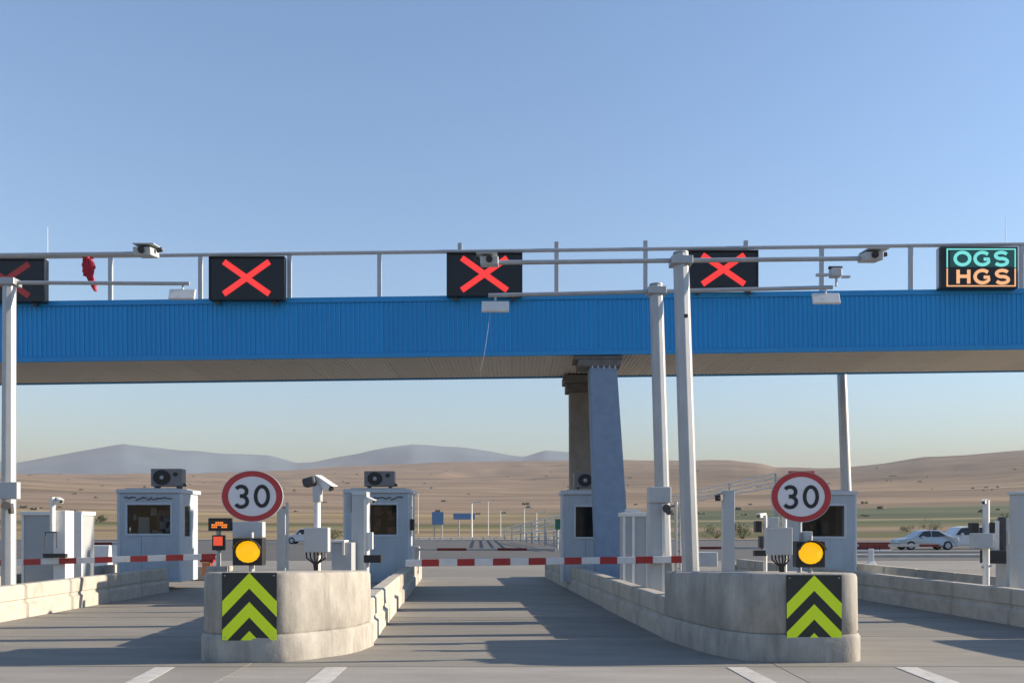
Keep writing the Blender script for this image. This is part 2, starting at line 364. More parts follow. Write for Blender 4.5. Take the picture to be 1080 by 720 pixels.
# ------------------------------------------------------------------ roads
road = MB().box(-90, 110, 43, 104, -0.02, 0.004).build('access_road', asphalt); tag(road, kind='structure')
plaza = MB().box(-30, 30, -14, 43, -0.06, -0.022).build('toll_plaza_pavement', dark_gap); tag(plaza, kind='structure')
def slab(wd, ln):
    return MB().box(-wd / 2, wd / 2, 0, ln, -0.0215, 0.0)
xs = [-29.6, -22.4, -15.9, -9.7, -3.05, 3.05, 9.2, 15.9, 22.6, 29.6]
ys = [-14, -6.5, 1.2, 5.8, 10.42, 13.3, 16.1, 18.9, 21.7, 25.2, 29.2, 34.0, 38.6, 42.98]
for i in range(len(xs) - 1):
    me = {}
    for j in range(len(ys) - 1):
        wd, ln = xs[i + 1] - xs[i] - 0.014, ys[j + 1] - ys[j] - 0.03
        m_ = slab(wd, ln).mesh('slab'); m_.materials.append(apron_m if ys[j] < 10 else slab_m)
        inst('slab', m_, ((xs[i] + xs[i + 1]) / 2, ys[j] + 0.007, rnd.uniform(-0.002, 0.0)), plaza)
def stripe(pts, label):
    o = MB().add([(x, y, 0.005) for x, y in pts] + [(x, y, 0.002) for x, y in pts], [(0, 1, 2, 3), (7, 6, 5, 4), (0, 4, 5, 1), (1, 5, 6, 2), (2, 6, 7, 3), (3, 7, 4, 0)]).build('lane_marking', paint_w)
    tag(o, label, 'road marking', 'white lines painted before the island noses')
stripe([(-4.06, 10.36), (-3.84, 10.36), (-3.2, 4), (-3.45, 4)], 'white painted line before the left end of the left concrete nose')
stripe([(-2.12, 10.36), (-1.88, 10.36), (-1.8, 4), (-2.1, 4)], 'white painted line before the right end of the left concrete nose')
stripe([(2.44, 10.36), (2.66, 10.36), (3.0, 4), (2.7, 4)], 'white painted line before the left end of the right concrete nose')
stripe([(4.36, 10.36), (4.60, 10.36), (4.5, 4), (4.2, 4)], 'white painted line before the right end of the right concrete nose')
kerb_m = M('kerb_concrete', (0.42, 0.40, 0.37), 0.85)
for x0, x1, y in ((-60, 38, 104.2), (14, 60, 47.5), (20, 64, 55.0)):
    k = MB().box(x0, x1, y, y + 0.5, 0.0, 0.14).build('kerb', kerb_m, bevel=0.02); tag(k, kind='structure')

# ------------------------------------------------------------------ islands
def loft_nose(plan, rings):
    vs = []; n = len(plan); fs = []
    c = Vector((sum(p[0] for p in plan) / n, sum(p[1] for p in plan) / n))
    area = sum(plan[i][0] * plan[(i + 1) % n][1] - plan[(i + 1) % n][0] * plan[i][1] for i in range(n))
    sg = 1 if area > 0 else -1
    nor = []
    for i in range(n):
        a, b_, d = Vector(plan[i - 1]), Vector(plan[i]), Vector(plan[(i + 1) % n])
        t1, t2 = (b_ - a).normalized(), (d - b_).normalized()
        n1, n2 = Vector((t1.y, -t1.x)) * sg, Vector((t2.y, -t2.x)) * sg
        m_ = (n1 + n2); m_ = m_ / max(0.5, m_.length_squared / 2); nor.append(m_)
    for z, o in rings:
        for p, q in zip(plan, nor):
            zz = z(p) if callable(z) else z
            vs.append((p[0] + q.x * o, p[1] + q.y * o, zz))
    for k in range(len(rings) - 1):
        for i in range(n): fs.append((k * n + i, k * n + (i + 1) % n, (k + 1) * n + (i + 1) % n, (k + 1) * n + i))
    fs.append(tuple(range(n))); fs.append(tuple((len(rings) - 1) * n + i for i in range(n)))
    return MB().add(vs, fs)
def arc(cx, cy, rx, ry, a0, a1, n):
    return [(cx + rx * math.cos(R(a0 + (a1 - a0) * i / n)), cy + ry * math.sin(R(a0 + (a1 - a0) * i / n))) for i in range(n + 1)]
WALL_H = 0.585
def segment_mesh(ln, side):                      # side +1: face towards +x
    prof = [(0, 0), (0, 0.235), (-0.05, 0.275), (-0.05, 0.315), (-0.03, 0.335), (-0.035, WALL_H - 0.025), (-0.06, WALL_H), (-0.25, WALL_H), (-0.25, 0)]
    def ring(y, ins): return [(side * (o - ins), y, z if z < 0.01 else z - ins * 0.3) for o, z in prof]
    g = 0.012; rings = [(g, 0.045), (g + 0.04, 0.0), (ln - g - 0.04, 0.0), (ln - g, 0.045)]
    vs = []; n = len(prof); fs = []
    for y, ins in rings: vs += ring(y, ins)
    for k in range(3):
        for i in range(n): fs.append((k * n + i, k * n + (i + 1) % n, (k + 1) * n + (i + 1) % n, (k + 1) * n + i))
    fs += [tuple(range(n)), tuple(3 * n + i for i in range(n))]
    m_ = MB().add(vs, fs)
    m_.box(*sorted((side * -0.10, side * -0.20)), -0.03, 0.03, 0.05, WALL_H - 0.05)   # joint key
    me = m_.mesh('barrier_segment'); me.materials.append(barrier_c); return me
def wall(root, p0, p1, side, n, end_block=True):
    off = Vector(OFF[root.name]); p0 = Vector((*p0, 0)); p1 = Vector((*p1, 0)); d = p1 - p0; ln = d.length / n
    ang = math.atan2(-d.x, d.y); me = segment_mesh(ln, side)
    for i in range(n):
        o = inst('barrier_segment', me, p0 + d * (i / n) - off + Vector((rnd.uniform(-0.008, 0.008), 0, 0)), root, ang + rnd.uniform(-0.004, 0.004))
    return ang
def island(label, plan, left0, left1, right0, right1, nl, nr, top, loc, pieces=None):
    root = thing('toll_island', label, 'traffic island', loc, 'concrete toll islands')
    loft_nose(plan, [(0.0, 0.0), (0.28, 0.0), (0.318, -0.02), (0.325, -0.028)]).build('nose_plinth', concrete, root, smooth=True)
    tf = lambda p: top[0] + (top[1] - top[0]) * (p[1] - 10.8) / 2.0
    for pl in (pieces or [plan]): loft_nose(pl, [(0.325, -0.05), (0.36, -0.025), (lambda p: tf(p) - 0.05, -0.035), (lambda p: tf(p) - 0.015, -0.05), (tf, -0.085)]).build('nose_block', concrete, root, smooth=True)
    wall(root, left0, left1, -1, nl); wall(root, right0, right1, 1, nr)
    i0, i1 = 0.26, -0.26
    MB().add([(left0[0] + i0, left0[1], 0.2), (right0[0] + i1, right0[1], 0.2), (right1[0] + i1, right1[1], 0.2), (left1[0] + i0, left1[1], 0.2),
              (left0[0] + i0, left0[1], 0), (right0[0] + i1, right0[1], 0), (right1[0] + i1, right1[1], 0), (left1[0] + i0, left1[1], 0)],
             [(0, 1, 2, 3), (7, 6, 5, 4), (0, 4, 5, 1), (1, 5, 6, 2), (2, 6, 7, 3), (3, 7, 4, 0)]).build('deck', concrete, root)
    MB().box(left1[0], right1[0], left1[1] + 0.01, left1[1] + 0.5, 0, 0.42).build('end_block', barrier_c, root, bevel=0.03)
    return root
planL = arc(-3.475, 11.05, 0.28, 0.30, 180, 270, 5) + [(-3.0, 10.735), (-2.75, 10.74)] + [(-2.66, 10.765), (-2.5, 10.90), (-2.28, 11.13), (-2.08, 11.38), (-1.95, 11.7), (-1.86, 12.25), (-3.78, 12.25)]
isl2 = island('grey concrete toll island with the rounded nose left of the closed central lane', planL, (-3.78, 12.27), (-4.45, 27), (-1.90, 12.27), (-2.72, 27), 9, 9, (1.06, 1.0), (-2.9, 12.3, 0))
planR = [(2.16, 13.1), (2.2, 12.75), (2.32, 12.1), (2.46, 11.5), (2.64, 11.05), (2.82, 10.84), (3.05, 10.745), (3.3, 10.73)] + arc(3.91, 11.03, 0.29, 0.30, 270, 360, 5) + [(4.19, 13.1)]
cutR = [[(2.16, 13.1), (2.205, 12.72), (4.19, 12.72), (4.19, 13.1)], [(2.195, 12.78)] + planR[2:-1] + [(4.19, 12.78)]]
isl3 = island('grey concrete toll island with the rounded nose right of the closed central lane', planR, (2.16, 13.12), (1.05, 28.6), (4.1, 13.12), (3.2, 28.6), 9, 9, (1.05, 0.97), (3.1, 13.1, 0), cutR)
planFL = [(x - 6.75, y + 0.6) for x, y in planL]
isl1 = island('concrete toll island at the far left edge with a bright sunlit wall', planFL, (-10.6, 12.9), (-10.9, 27), (-8.62, 12.9), (-8.42, 22.4), 8, 6, (1.06, 1.0), (-9.5, 12.9, 0))
planFR = [(x + 6.25, y) for x, y in planR]
isl4 = island('concrete toll island at the far right with its wall in shade', planFR, (8.24, 13.12), (7.0, 28.6), (10.3, 13.12), (9.6, 28.6), 9, 9, (1.05, 0.97), (9.3, 13.1, 0))
NOSE = 1.04

# ------------------------------------------------------------------ gantry
GY, GB = 21.3, 24.6
SL = 0.0129
gz0 = 5.59; gh = 1.41
def gz(x, base): return base + SL * x
gan = thing('toll_gantry', 'long blue corrugated gantry beam spanning all the toll lanes on a concrete column pair', 'gantry', (0, GY, 0))
def gpart(mb, name, mat, bevel=0.0, smooth=False, parent=gan):  # sheared to follow the cross fall
    mb.v = [Vector((v.x, v.y, v.z + SL * v.x)) for v in mb.v]
    return mb.build(name, mat, parent, bevel, smooth)
X0, X1 = -24, 24
gpart(MB().box(X0, X1, GY + 0.07, GB - 0.07, gz0 + 0.05, gz0 + gh - 0.06), 'beam_core', dark_m)
clad = gpart(MB().box(X0, X1, GY + 0.03, GY + 0.06, gz0 + 0.01, gz0 + gh - 0.01), 'cladding_backing', blue_trim)
# one corrugated sheet, shared by all panels of the front face
def corr(wd, hgt, n, depth, axis):
    m_ = MB(); p = wd / n; pts = []
    for i in range(n):
        a = i * p
        pts += [(a, 0), (a + p * 0.42, 0), (a + p * 0.52, depth), (a + p * 0.86, depth), (a + p * 0.96, 0)]
    pts.append((wd - 0.004, 0)); k = len(pts)
    if axis == 'z': vs = [(a, -d, 0) for a, d in pts] + [(a, -d, hgt) for a, d in pts]
    else: vs = [(a, 0, -d) for a, d in pts] + [(a, hgt, -d) for a, d in pts]
    return m_.add(vs, [(i, i + 1, k + i + 1, k + i) for i in range(k - 1)])
me = corr(1.0, gh - 0.22, 9, 0.022, 'z').mesh('cladding_panel'); me.materials.append(blue_clad)
me2 = corr(1.0, GB - GY - 0.16, 10, 0.018, 'y').mesh('soffit_panel'); me2.materials.append(soffit_m)
for i in range(X0, X1):
    o = inst('cladding_panel', me, (i, 0.027 - rnd.uniform(0, 0.004), gz0 + 0.11 + SL * (i + 0.5)), gan); o.rotation_euler = (0, -SL, 0)
    o = inst('soffit_panel', me2, (i, 0.08, gz0 + 0.04 + SL * (i + 0.5)), gan); o.rotation_euler = (0, -SL, 0)
gpart(MB().box(X0, X1, GY - 0.02, GY + 0.10, gz0 + gh - 0.11, gz0 + gh + 0.012), 'top_trim', blue_trim, 0.006)
gpart(MB().box(X0, X1, GY - 0.02, GY + 0.075, gz0, gz0 + 0.11), 'bottom_trim', blue_trim, 0.006)
gpart(MB().box(X0, X1, GB - 0.07, GB, gz0, gz0 + gh), 'rear_cladding', blue_trim)
gpart(MB().box(X0, X1, GY + 0.1, GB, gz0 + gh - 0.05, gz0 + gh), 'roof_sheet', steel_p)
# railing on the beam's top edge
RT = gz0 + gh
rz = RT + 1.05
rail = gpart(MB().tube((X0, GY + 0.02, rz), (X1, GY + 0.02, rz), 0.045, n=10), 'top_rail', rail_m, smooth=True)
for px, ext in ((-95, 0), (116, 0), (211, 0), (305, 0), (400, 0), (485, 0.2), (587, 0.2), (681, 0.2), (787, 0.17), (867, 0), (961, 0), (1078, 0), (1170, 0)):
    x = PX(px, GY)
    gpart(MB().box(x - 0.05, x + 0.05, GY, GY + 0.07, RT, rz + ext), 'rail_post', rail_m, 0.005)
for px, top in ((48, 238), (1063, 226)):
    x = PX(px, GY); gpart(MB().tube((x, GY + 0.1, RT), (x, GY + 0.1, PZ(top, GY) - SL * x), 0.012, 0.006, 6), 'antenna_rod', white_p)
# front column, leaning slightly, and rear column
def column(name, mat, tx0, tx1, bx0, bx1, y0, y1, zt):
    return MB().add([(bx0, y0, 0.15), (bx1, y0, 0.15), (bx1, y1, 0.15), (bx0, y1, 0.15), (tx0, y0, zt), (tx1, y0, zt), (tx1, y1, zt), (tx0, y1, zt)],
                    [(3, 2, 1, 0), (4, 5, 6, 7), (0, 1, 5, 4), (1, 2, 6, 5), (2, 3, 7, 6), (3, 0, 4, 7)]).build(name, mat, gan, 0.03)
zt = gz0 + SL * 2 - 0.27
c1 = column('column', column_b, PX(622, GY), PX(651, GY), PX(630, GY), PX(667, GY), GY + 0.05, GY + 0.65, zt)
tag(c1, 'blue-grey painted front column, leaning slightly')
cp = MB().box(PX(610, GY), PX(655, GY), GY + 0.02, GY + 0.8, zt + 0.0, zt + 0.17); cp.box(PX(606, GY), PX(657, GY), GY + 0.03, GY + 0.9, zt + 0.17, gz0 + SL * 2 - 0.002)
cp.build('column_capital', capital_m, gan, 0.02)
mb = MB()
for k in range(5):
    x = PX(625 + k * 6, GY); mb.tube((x, GY + 0.035, zt - 0.06), (x, GY + 0.035, zt + 0.02), 0.022, n=8)
mb.build('capital_bolts', galv, gan)
YR = GB - 0.35
zt2 = gz0 + SL * 2 - 0.42
c2 = column('column', column_g, PX(601, YR), PX(623, YR), PX(602, YR), PX(628, YR), YR, YR + 0.6, zt2); tag(c2, 'bare brown-grey rear column')
cp = MB().box(PX(597, YR), PX(626, YR), YR - 0.05, YR + 0.65, zt2, zt2 + 0.22); cp.box(PX(594, YR), PX(628, YR), YR - 0.2, YR + 0.66, zt2 + 0.22, gz0 + SL * 2 - 0.004)
cp.build('column_capital', capital_m, gan, 0.02)

# ------------------------------------------------------------------ lane signals on the gantry
def lane_signal(cx, y0, y1, label, dim=False, w_px=80):
    Y = GY - 0.22
    x0, x1 = cx - w_px / 2, cx + w_px / 2
    root = thing('lane_signal', label, 'lane signal', (PX(cx, Y), Y, PZ(y1, Y)), 'lane signals above the gantry')
    MB().pbox(x0, y0, x1, y1, Y, 0.2).build('housing', screen_k, root, 0.01)
    for bx in (x0 + 8, x1 - 12): MB().pbox(bx, y1 - 1, bx + 4, y1 + 5, Y + 0.1, 0.06).build('bracket', dark_m, root)
    hx, hy = w_px * 0.30, (y1 - y0) * 0.37; my = (y0 + y1) / 2
    for s_, yo in ((1, -0.004), (-1, -0.007)):
        MB().ribbon([(PX(cx - hx * s_, Y), PZ(my - hy, Y)), (PX(cx + hx * s_, Y), PZ(my + hy, Y))], 6.2 * Y / F, Y + yo, Y - 0.001).build('cross_bar', led_rd if dim else led_r, root)
    # louvre strips in front of the display rows
    fr = MB().pbox(x0, y0, x1, y0 + 1.2, Y - 0.05, 0.05).pbox(x0, y0 + 1.3, x0 + 1.2, y1, Y - 0.03, 0.028).pbox(x1 - 1.2, y0 + 1.3, x1, y1, Y - 0.03, 0.028)
    fr.build('hood', black_p, root)
lane_signal(6, 272.5, 318, 'dimmer red cross lane signal cut off by the left edge of the photo', True, 82)
lane_signal(260, 270, 316, 'red cross lane signal on the gantry, right of the hanging red cloth')
lane_signal(511, 266, 312, 'red cross lane signal with a camera in front, at the middle of the beam')
lane_signal(763, 263.5, 305, 'red cross lane signal right of the two tall steel masts', False, 74)
# OGS / HGS board
def glyph(ch):
    el = lambda cx, cz, rx, rz, a0, a1, n=18: [(cx + rx * math.cos(R(a0 + (a1 - a0) * i / n)), cz + rz * math.sin(R(a0 + (a1 - a0) * i / n))) for i in range(n + 1)]
    if ch in 'O0': return [(el(0.5, 0.5, 0.43, 0.45, 0, 345, 23), True)]
    if ch == 'G': return [(el(0.5, 0.5, 0.43, 0.45, 42, 330) + [(0.88, 0.46), (0.58, 0.46)], False)]
    if ch == 'S': return [(el(0.5, 0.72, 0.38, 0.23, 25, 260, 14) + el(0.5, 0.27, 0.40, 0.24, 85, -155, 14), False)]
    if ch == 'H': return [([(0.1, 0), (0.1, 1)], False), ([(0.9, 0), (0.9, 1)], False), ([(0.14, 0.52), (0.86, 0.52)], False)]
    if ch == '3': return [(el(0.44, 0.725, 0.38, 0.225, 150, -90, 16) + [(0.36, 0.5)], False), ([(0.36, 0.51)] + el(0.44, 0.26, 0.42, 0.25, 90, -150, 16), False)]
def letter(ch, x0, y0, x1, y1, Y, wpx, yo, name, mat, parent):
    m_ = MB(); wx, wz = PX(x1, Y) - PX(x0, Y), PZ(y0, Y) - PZ(y1, Y)
    for i, (pts, cl) in enumerate(glyph(ch)):
        m_.ribbon([(PX(x0, Y) + u * wx, PZ(y1, Y) + v * wz) for u, v in pts], wpx * Y / F, Y - yo - 0.001 * i, Y - 0.0005, cl)
    return m_.build(name, mat, parent)
Y = GY - 0.22
ob = thing('lane_sign', 'black display sign with cyan OGS above orange HGS lettering', 'display sign', (PX(1033, Y), Y, PZ(303, Y)))
MB().pbox(992, 260, 1074, 304, Y, 0.22).build('housing', screen_k, ob, 0.01)
MB().pbox(1002, 264, 1070, 281.5, Y - 0.004, 0.004).build('upper_field', led_t, ob)
fr = MB(); fr.pbox(998.5, 262, 1071.5, 263.3, Y - 0.012, 0.012).pbox(998.5, 263.4, 999.8, 282, Y - 0.012, 0.012).pbox(1070.2, 263.4, 1071.5, 282, Y - 0.012, 0.012)
fr.build('border', led_c, ob)
fr = MB(); fr.pbox(998.5, 300.8, 1071.5, 302, Y - 0.012, 0.012).pbox(998.5, 283, 999.8, 300.7, Y - 0.012, 0.012).pbox(1070.2, 283, 1071.5, 300.7, Y - 0.012, 0.012)
fr.build('border', led_o, ob)
for ch, a, b2 in (('O', 1006, 1024), ('G', 1027, 1045), ('S', 1048, 1064)): letter(ch, a, 265.5, b2, 280, Y - 0.005, 3.4, 0.01, 'letter', led_c, ob)
for ch, a, b2 in (('H', 1009, 1023), ('G', 1027, 1045), ('S', 1049, 1065)): letter(ch, a, 284.5, b2, 299, Y - 0.001, 3.4, 0.012, 'letter', led_o, ob)
MB().pbox(990, 261, 992, 303, Y + 0.06, 0.1).build('mounting_post', rail_m, ob)

# red cloth knotted to the rail
cl = MB(); Yc = GY - 0.06
rc = random.Random(3)
for k, (dx, top, bot) in enumerate(((-3.5, 272, 291), (-0.5, 270, 299), (2.8, 273, 296), (4.5, 276, 288), (2.5, 292, 307))):
    rows = 9; vs = []; fs = []
    for i in range(rows):
        t = i / (rows - 1); y = top + (bot - top) * t
        cxp = 93 + dx + (4.5 * max(0, (y - 288) / 18) if k in (1, 4) else 0) + rc.uniform(-0.5, 0.5)
        wpx = 2.4 * (0.55 + math.sin(math.pi * min(1, t * 0.9 + 0.08)) * 0.7)
        for j in range(7):
            a = 2 * math.pi * j / 7
            q = P(cxp + wpx * math.cos(a) * (1 + rc.uniform(-0.2, 0.2)), y, Yc); vs.append((q.x, q.y + 0.05 * math.sin(a), q.z))
    for i in range(rows - 1):
        for j in range(7): fs.append((i * 7 + j, i * 7 + (j + 1) % 7, (i + 1) * 7 + (j + 1) % 7, (i + 1) * 7 + j))
    fs += [tuple(range(7)), tuple((rows - 1) * 7 + j for j in range(7))]
    cl.add(vs, fs)
cl.tube(P(88, 270, GY + 0.02 - 0.0), P(98, 269.8, GY + 0.02), 0.075, n=10)
o = cl.build('red_cloth', cloth_r, smooth=True, loc=tuple(P(93, 300, Yc))); tag(o, 'limp dark red cloth hanging from the gantry rail', 'cloth')

# ------------------------------------------------------------------ small builders
def rot_dir(d):                                  # matrix with -Y axis turned towards d
    return Vector(d).to_track_quat('-Y', 'Z').to_matrix()
def cctv(root, c, ln, th, d, body=white_p, lens=True, hood=True):
    m_ = rot_dir(d); c = Vector(c)
    cm = MB().obox(c, (th, ln, th * 0.9), m_)
    if hood: cm.obox(c + m_ @ Vector((0, -ln * 0.10, th * 0.52)), (th * 1.2, ln * 1.1, th * 0.10), m_)
    o = cm.build('camera', body, root, th * 0.08)
    if lens:
        f = c + m_ @ Vector((0, -ln / 2, 0)); MB().tube(f, f + m_ @ Vector((0, -0.02, 0)), th * 0.34, n=12).build('lens', black_p, o)
    return o
def mast(label, Y, xt, yt, xb, armL, armR, arm_y, r, with_panels, group='tall steel camera masts'):
    pt = P(xt, yt, Y); zb = 0.2; pb = Vector((PX(xb, Y), Y, zb))
    root = thing('camera_mast', label, 'camera mast', tuple(pb), group)
    MB().tube(pb, pt, r * 1.15, r * 1.03, 8).build('mast', galv, root, bevel=0.012)
    MB().tube(pb, pb + Vector((0, 0, 0.03)), r * 2, n=20).build('base_plate', galv, root)
    yl, yc, yr = arm_y
    a0, ac, a1 = P(armL, yl, Y), P(xt, yc, Y), P(armR, yr, Y)
    MB().tube(a0, a1, 0.034, 0.034, 12).build('cross_arm', galv, root, smooth=True)
    cc = (ac + pt) / 2
    MB().tube(Vector((pt.x, Y, pt.z)), Vector((pt.x, Y, pt.z + 0.025)), r * 1.0, n=20).obox(ac, (r * 2.7, r * 2.5, 0.12), Matrix.Identity(3)).build('clamp', galv, root, 0.01)
    for e, s_ in ((a0, -1), (a1, 1)):
        if with_panels:
            c = e + Vector((-s_ * 0.12, -0.03, -0.2))
            m_ = Matrix.Rotation(R(-22), 3, 'X')
            MB().obox(c, (0.46, 0.05, 0.2), m_).build('antenna_panel', white_p, root, 0.01)
            MB().tube(c + Vector((0, 0.02, 0.05)), Vector((c.x, e.y, e.z)), 0.018, n=8).build('panel_bracket', galv, root)
        else:
            c = e + Vector((-s_ * 0.02, -0.05, 0.0))
            MB().obox(c, (0.27, 0.34, 0.12), Matrix.Rotation(R(8), 3, 'X')).build('camera_housing', steel_p, root, 0.015)
            MB().obox(c + Vector((s_ * 0.04, -0.03, 0.085)), (0.31, 0.38, 0.014), Matrix.Rotation(R(4), 3, 'X')).build('sun_hood', steel_p, root)
            MB().tube(c + Vector((0, -0.17, -0.01)), c + Vector((0, -0.20, -0.015)), 0.05, n=12).build('lens', black_p, root)
            MB().tube(c + Vector((s_ * 0.16, 0, 0.03)), c + Vector((s_ * 0.24, 0, 0.05)), 0.035, n=10).build('floodlight', dark_m, root)
    return root, pt
YA, YB = 13.7, 15.4
mA, _ = mast('nearer and taller-looking of the two steel masts beside the central lane', YA, 718, 268, 730, 515, 918, (277, 276, 272.5), 0.118, False)
MB().pbox(721.5, 331, 725.5, 334.5, YA - 0.125, 0.02).build('inspection_cover', dark_m, mA)
mB, _ = mast('farther steel mast with flat antenna panels, left of the taller one', YB, 692, 301, 702, 515, 878, (311.5, 307.5, 303), 0.115, True)
# small rotating beacon cluster near the end of mast B's arm
q = P(882, 302, YB)
m_ = MB().tube(q, P(882, 284, YB), 0.02, n=8); m_.build('beacon_stem', galv, mB)
MB().obox(P(881, 288, YB), (0.18, 0.18, 0.14), Matrix.Identity(3)).build('beacon', steel_p, mB, 0.02)
MB().tube(P(874, 282.5, YB), P(888, 282.5, YB), 0.03, n=10).build('beacon_cap', dark_m, mB)
MB().obox(P(867, 290, YB), (0.2, 0.06, 0.04), Matrix.Identity(3)).obox(P(892, 292, YB), (0.14, 0.06, 0.03), Matrix.Identity(3)).build('beacon_arm', steel_p, mB)
mC, _ = mast('steel mast at the left edge of the photo, beside the closed left lane', 16.1, 10, 300, 9, -185, 200, (297, 298, 299), 0.112, True)
mD, _ = mast('steel mast just beyond the left edge, only its camera arm reaching in', YA, -38, 268, -34, -240, 157, (272, 270, 267.5), 0.118, False)
mb = MB().pbox(-4, 508, 18, 526, 16.1 - 0.25, 0.12); o = mb.build('control_box', steel_p, mC, 0.01)
MB().tube(P(6, 533, 15.95), P(6, 533, 15.8), 0.075, n=14).build('camera', dark_m, mC); MB().tube(P(11, 531, 15.95), P(12, 541, 15.93), 0.05, n=10).build('camera', dark_m, mC)
# thin cable from the middle panel
MB().path([P(517, 330, YB - 0.1), P(514, 352, YB - 0.1), P(510, 378, YB - 0.1), P(506, 392, YB - 0.1)], 0.0035, 5).build('hanging_cable', galv, mB)
# mast behind the right-hand booth
pb = Vector((PX(896, 25.2), 25.2, 0.2)); root = thing('lamp_mast', 'slim steel mast rising behind the right-hand booth to the beam', 'mast', tuple(pb))
MB().tube(pb, P(887.5, 385, 25.2), 0.15, 0.125, 16).build('mast', galv, root, smooth=True); MB().tube(pb, pb + Vector((0, 0, 0.04)), 0.25, n=16).build('base_plate', galv, root)

# ------------------------------------------------------------------ nose furniture
def speed_sign(cx, cy, rx, ry, Y, label, tab=False):
    root = thing('speed_limit_sign', label, 'traffic sign', (PX(cx, Y), Y, NOSE), 'round speed limit signs')
    k = Y / F; X, Z = PX(cx, Y), PZ(cy, Y)
    MB().ellipse(X, Z, rx * k, ry * k, Y, Y + 0.012).build('plate', sign_w, root)
    MB().ring(X, Z, rx * k, ry * k, 6.6 * k, 5.6 * k, Y - 0.003, Y + 0.001).build('red_rim', sign_r, root)
    MB().ring(X, Z, rx * k + 0.006, ry * k + 0.006, 0.006, 0.006, Y - 0.004, Y + 0.02).build('edge_rim', steel_p, root)
    for ch, a in (('3', -18.5), ('0', 2.5)):
        letter(ch, cx + a, cy - 11.5, cx + a + 15.5, cy + 11.5, Y - 0.002, 3.9, 0.003, 'digit', sign_k, root)
    MB().tube((X - 0.01, Y + 0.045, NOSE - 0.1), (X - 0.01, Y + 0.045, Z + 0.12), 0.03, n=12).build('post', galv, root, smooth=True)
    for dz in (0.06, -0.12): MB().box(X - 0.2, X + 0.18, Y + 0.015, Y + 0.04, Z + dz, Z + dz + 0.03).build('bracket', galv, root)
    if tab: MB().pbox(cx - 13, cy - ry - 0.6, cx + 14, cy - ry + 2, Y + 0.013, 0.02).build('top_clip', sign_r, root)
    return root
speed_sign(266, 523, 32, 26.5, 11.3, 'red-rimmed round 30 sign on the left concrete nose')
speed_sign(845, 523.5, 31.5, 26.5, 11.3, 'red-rimmed round 30 sign on the right concrete nose', True)
def warning_light(x0, y0, x1, y1, lx, ly, Y, label, box):
    root = thing('warning_light', label, 'traffic light', (PX(lx, Y), Y, NOSE), 'amber warning lights')
    k = Y / F
    MB().pbox(x0, y0, x1, y1, Y, 0.16).build('housing', black_p, root, 0.012)
    X, Z = PX(lx, Y), PZ(ly, Y)
    m_ = MB(); n = 16                            # shallow domed lens
    vs = [(X, Y - 0.03, Z)]; fs = []
    for r_, d in ((0.45, -0.026), (0.8, -0.016), (1.0, -0.001)):
        vs += [(X + 13 * k * r_ * math.cos(2 * math.pi * i / n), Y + d, Z + 11.6 * k * r_ * math.sin(2 * math.pi * i / n)) for i in range(n)]
    fs += [(0, 1 + (i + 1) % n, 1 + i) for i in range(n)]
    for q_ in range(2): fs += [(1 + q_ * n + i, 1 + q_ * n + (i + 1) % n, 1 + (q_ + 1) * n + (i + 1) % n, 1 + (q_ + 1) * n + i) for i in range(n)]
    m_.add(vs, fs).build('lens', amber, root, smooth=True)
    MB().ring(X, Z, 14.3 * k, 12.9 * k, 1.2 * k, 1.2 * k, Y - 0.012, Y - 0.0005, 32).build('lens_rim', black_p, root)
    vis = MB(); pts = []
    for i in range(13):
        a = R(15 + 150 * i / 12); pts.append((X + 14.6 * k * math.cos(a), Z + 13.2 * k * math.sin(a)))
    vis.ribbon(pts, 0.008, Y - 0.10, Y - 0.001).build('visor', black_p, root)
    MB().tube((X + 0.02, Y + 0.08, NOSE - 0.1), (X + 0.02, Y + 0.08, PZ(y0 - 6, Y)), 0.03, n=12).build('post', galv, root, smooth=True)
    if box: MB().pbox(*box, Y + 0.17, 0.14).build('junction_box', steel_p, root, 0.008)
    return root
warning_light(245, 567, 277, 596, 261.5, 581.5, 11.12, 'lit amber warning light below the left 30 sign', (245, 550, 277, 566.5))
warning_light(840, 570.5, 871, 598, 855, 583, 11.12, 'lit amber warning light below the right 30 sign', (848, 560, 857, 572))
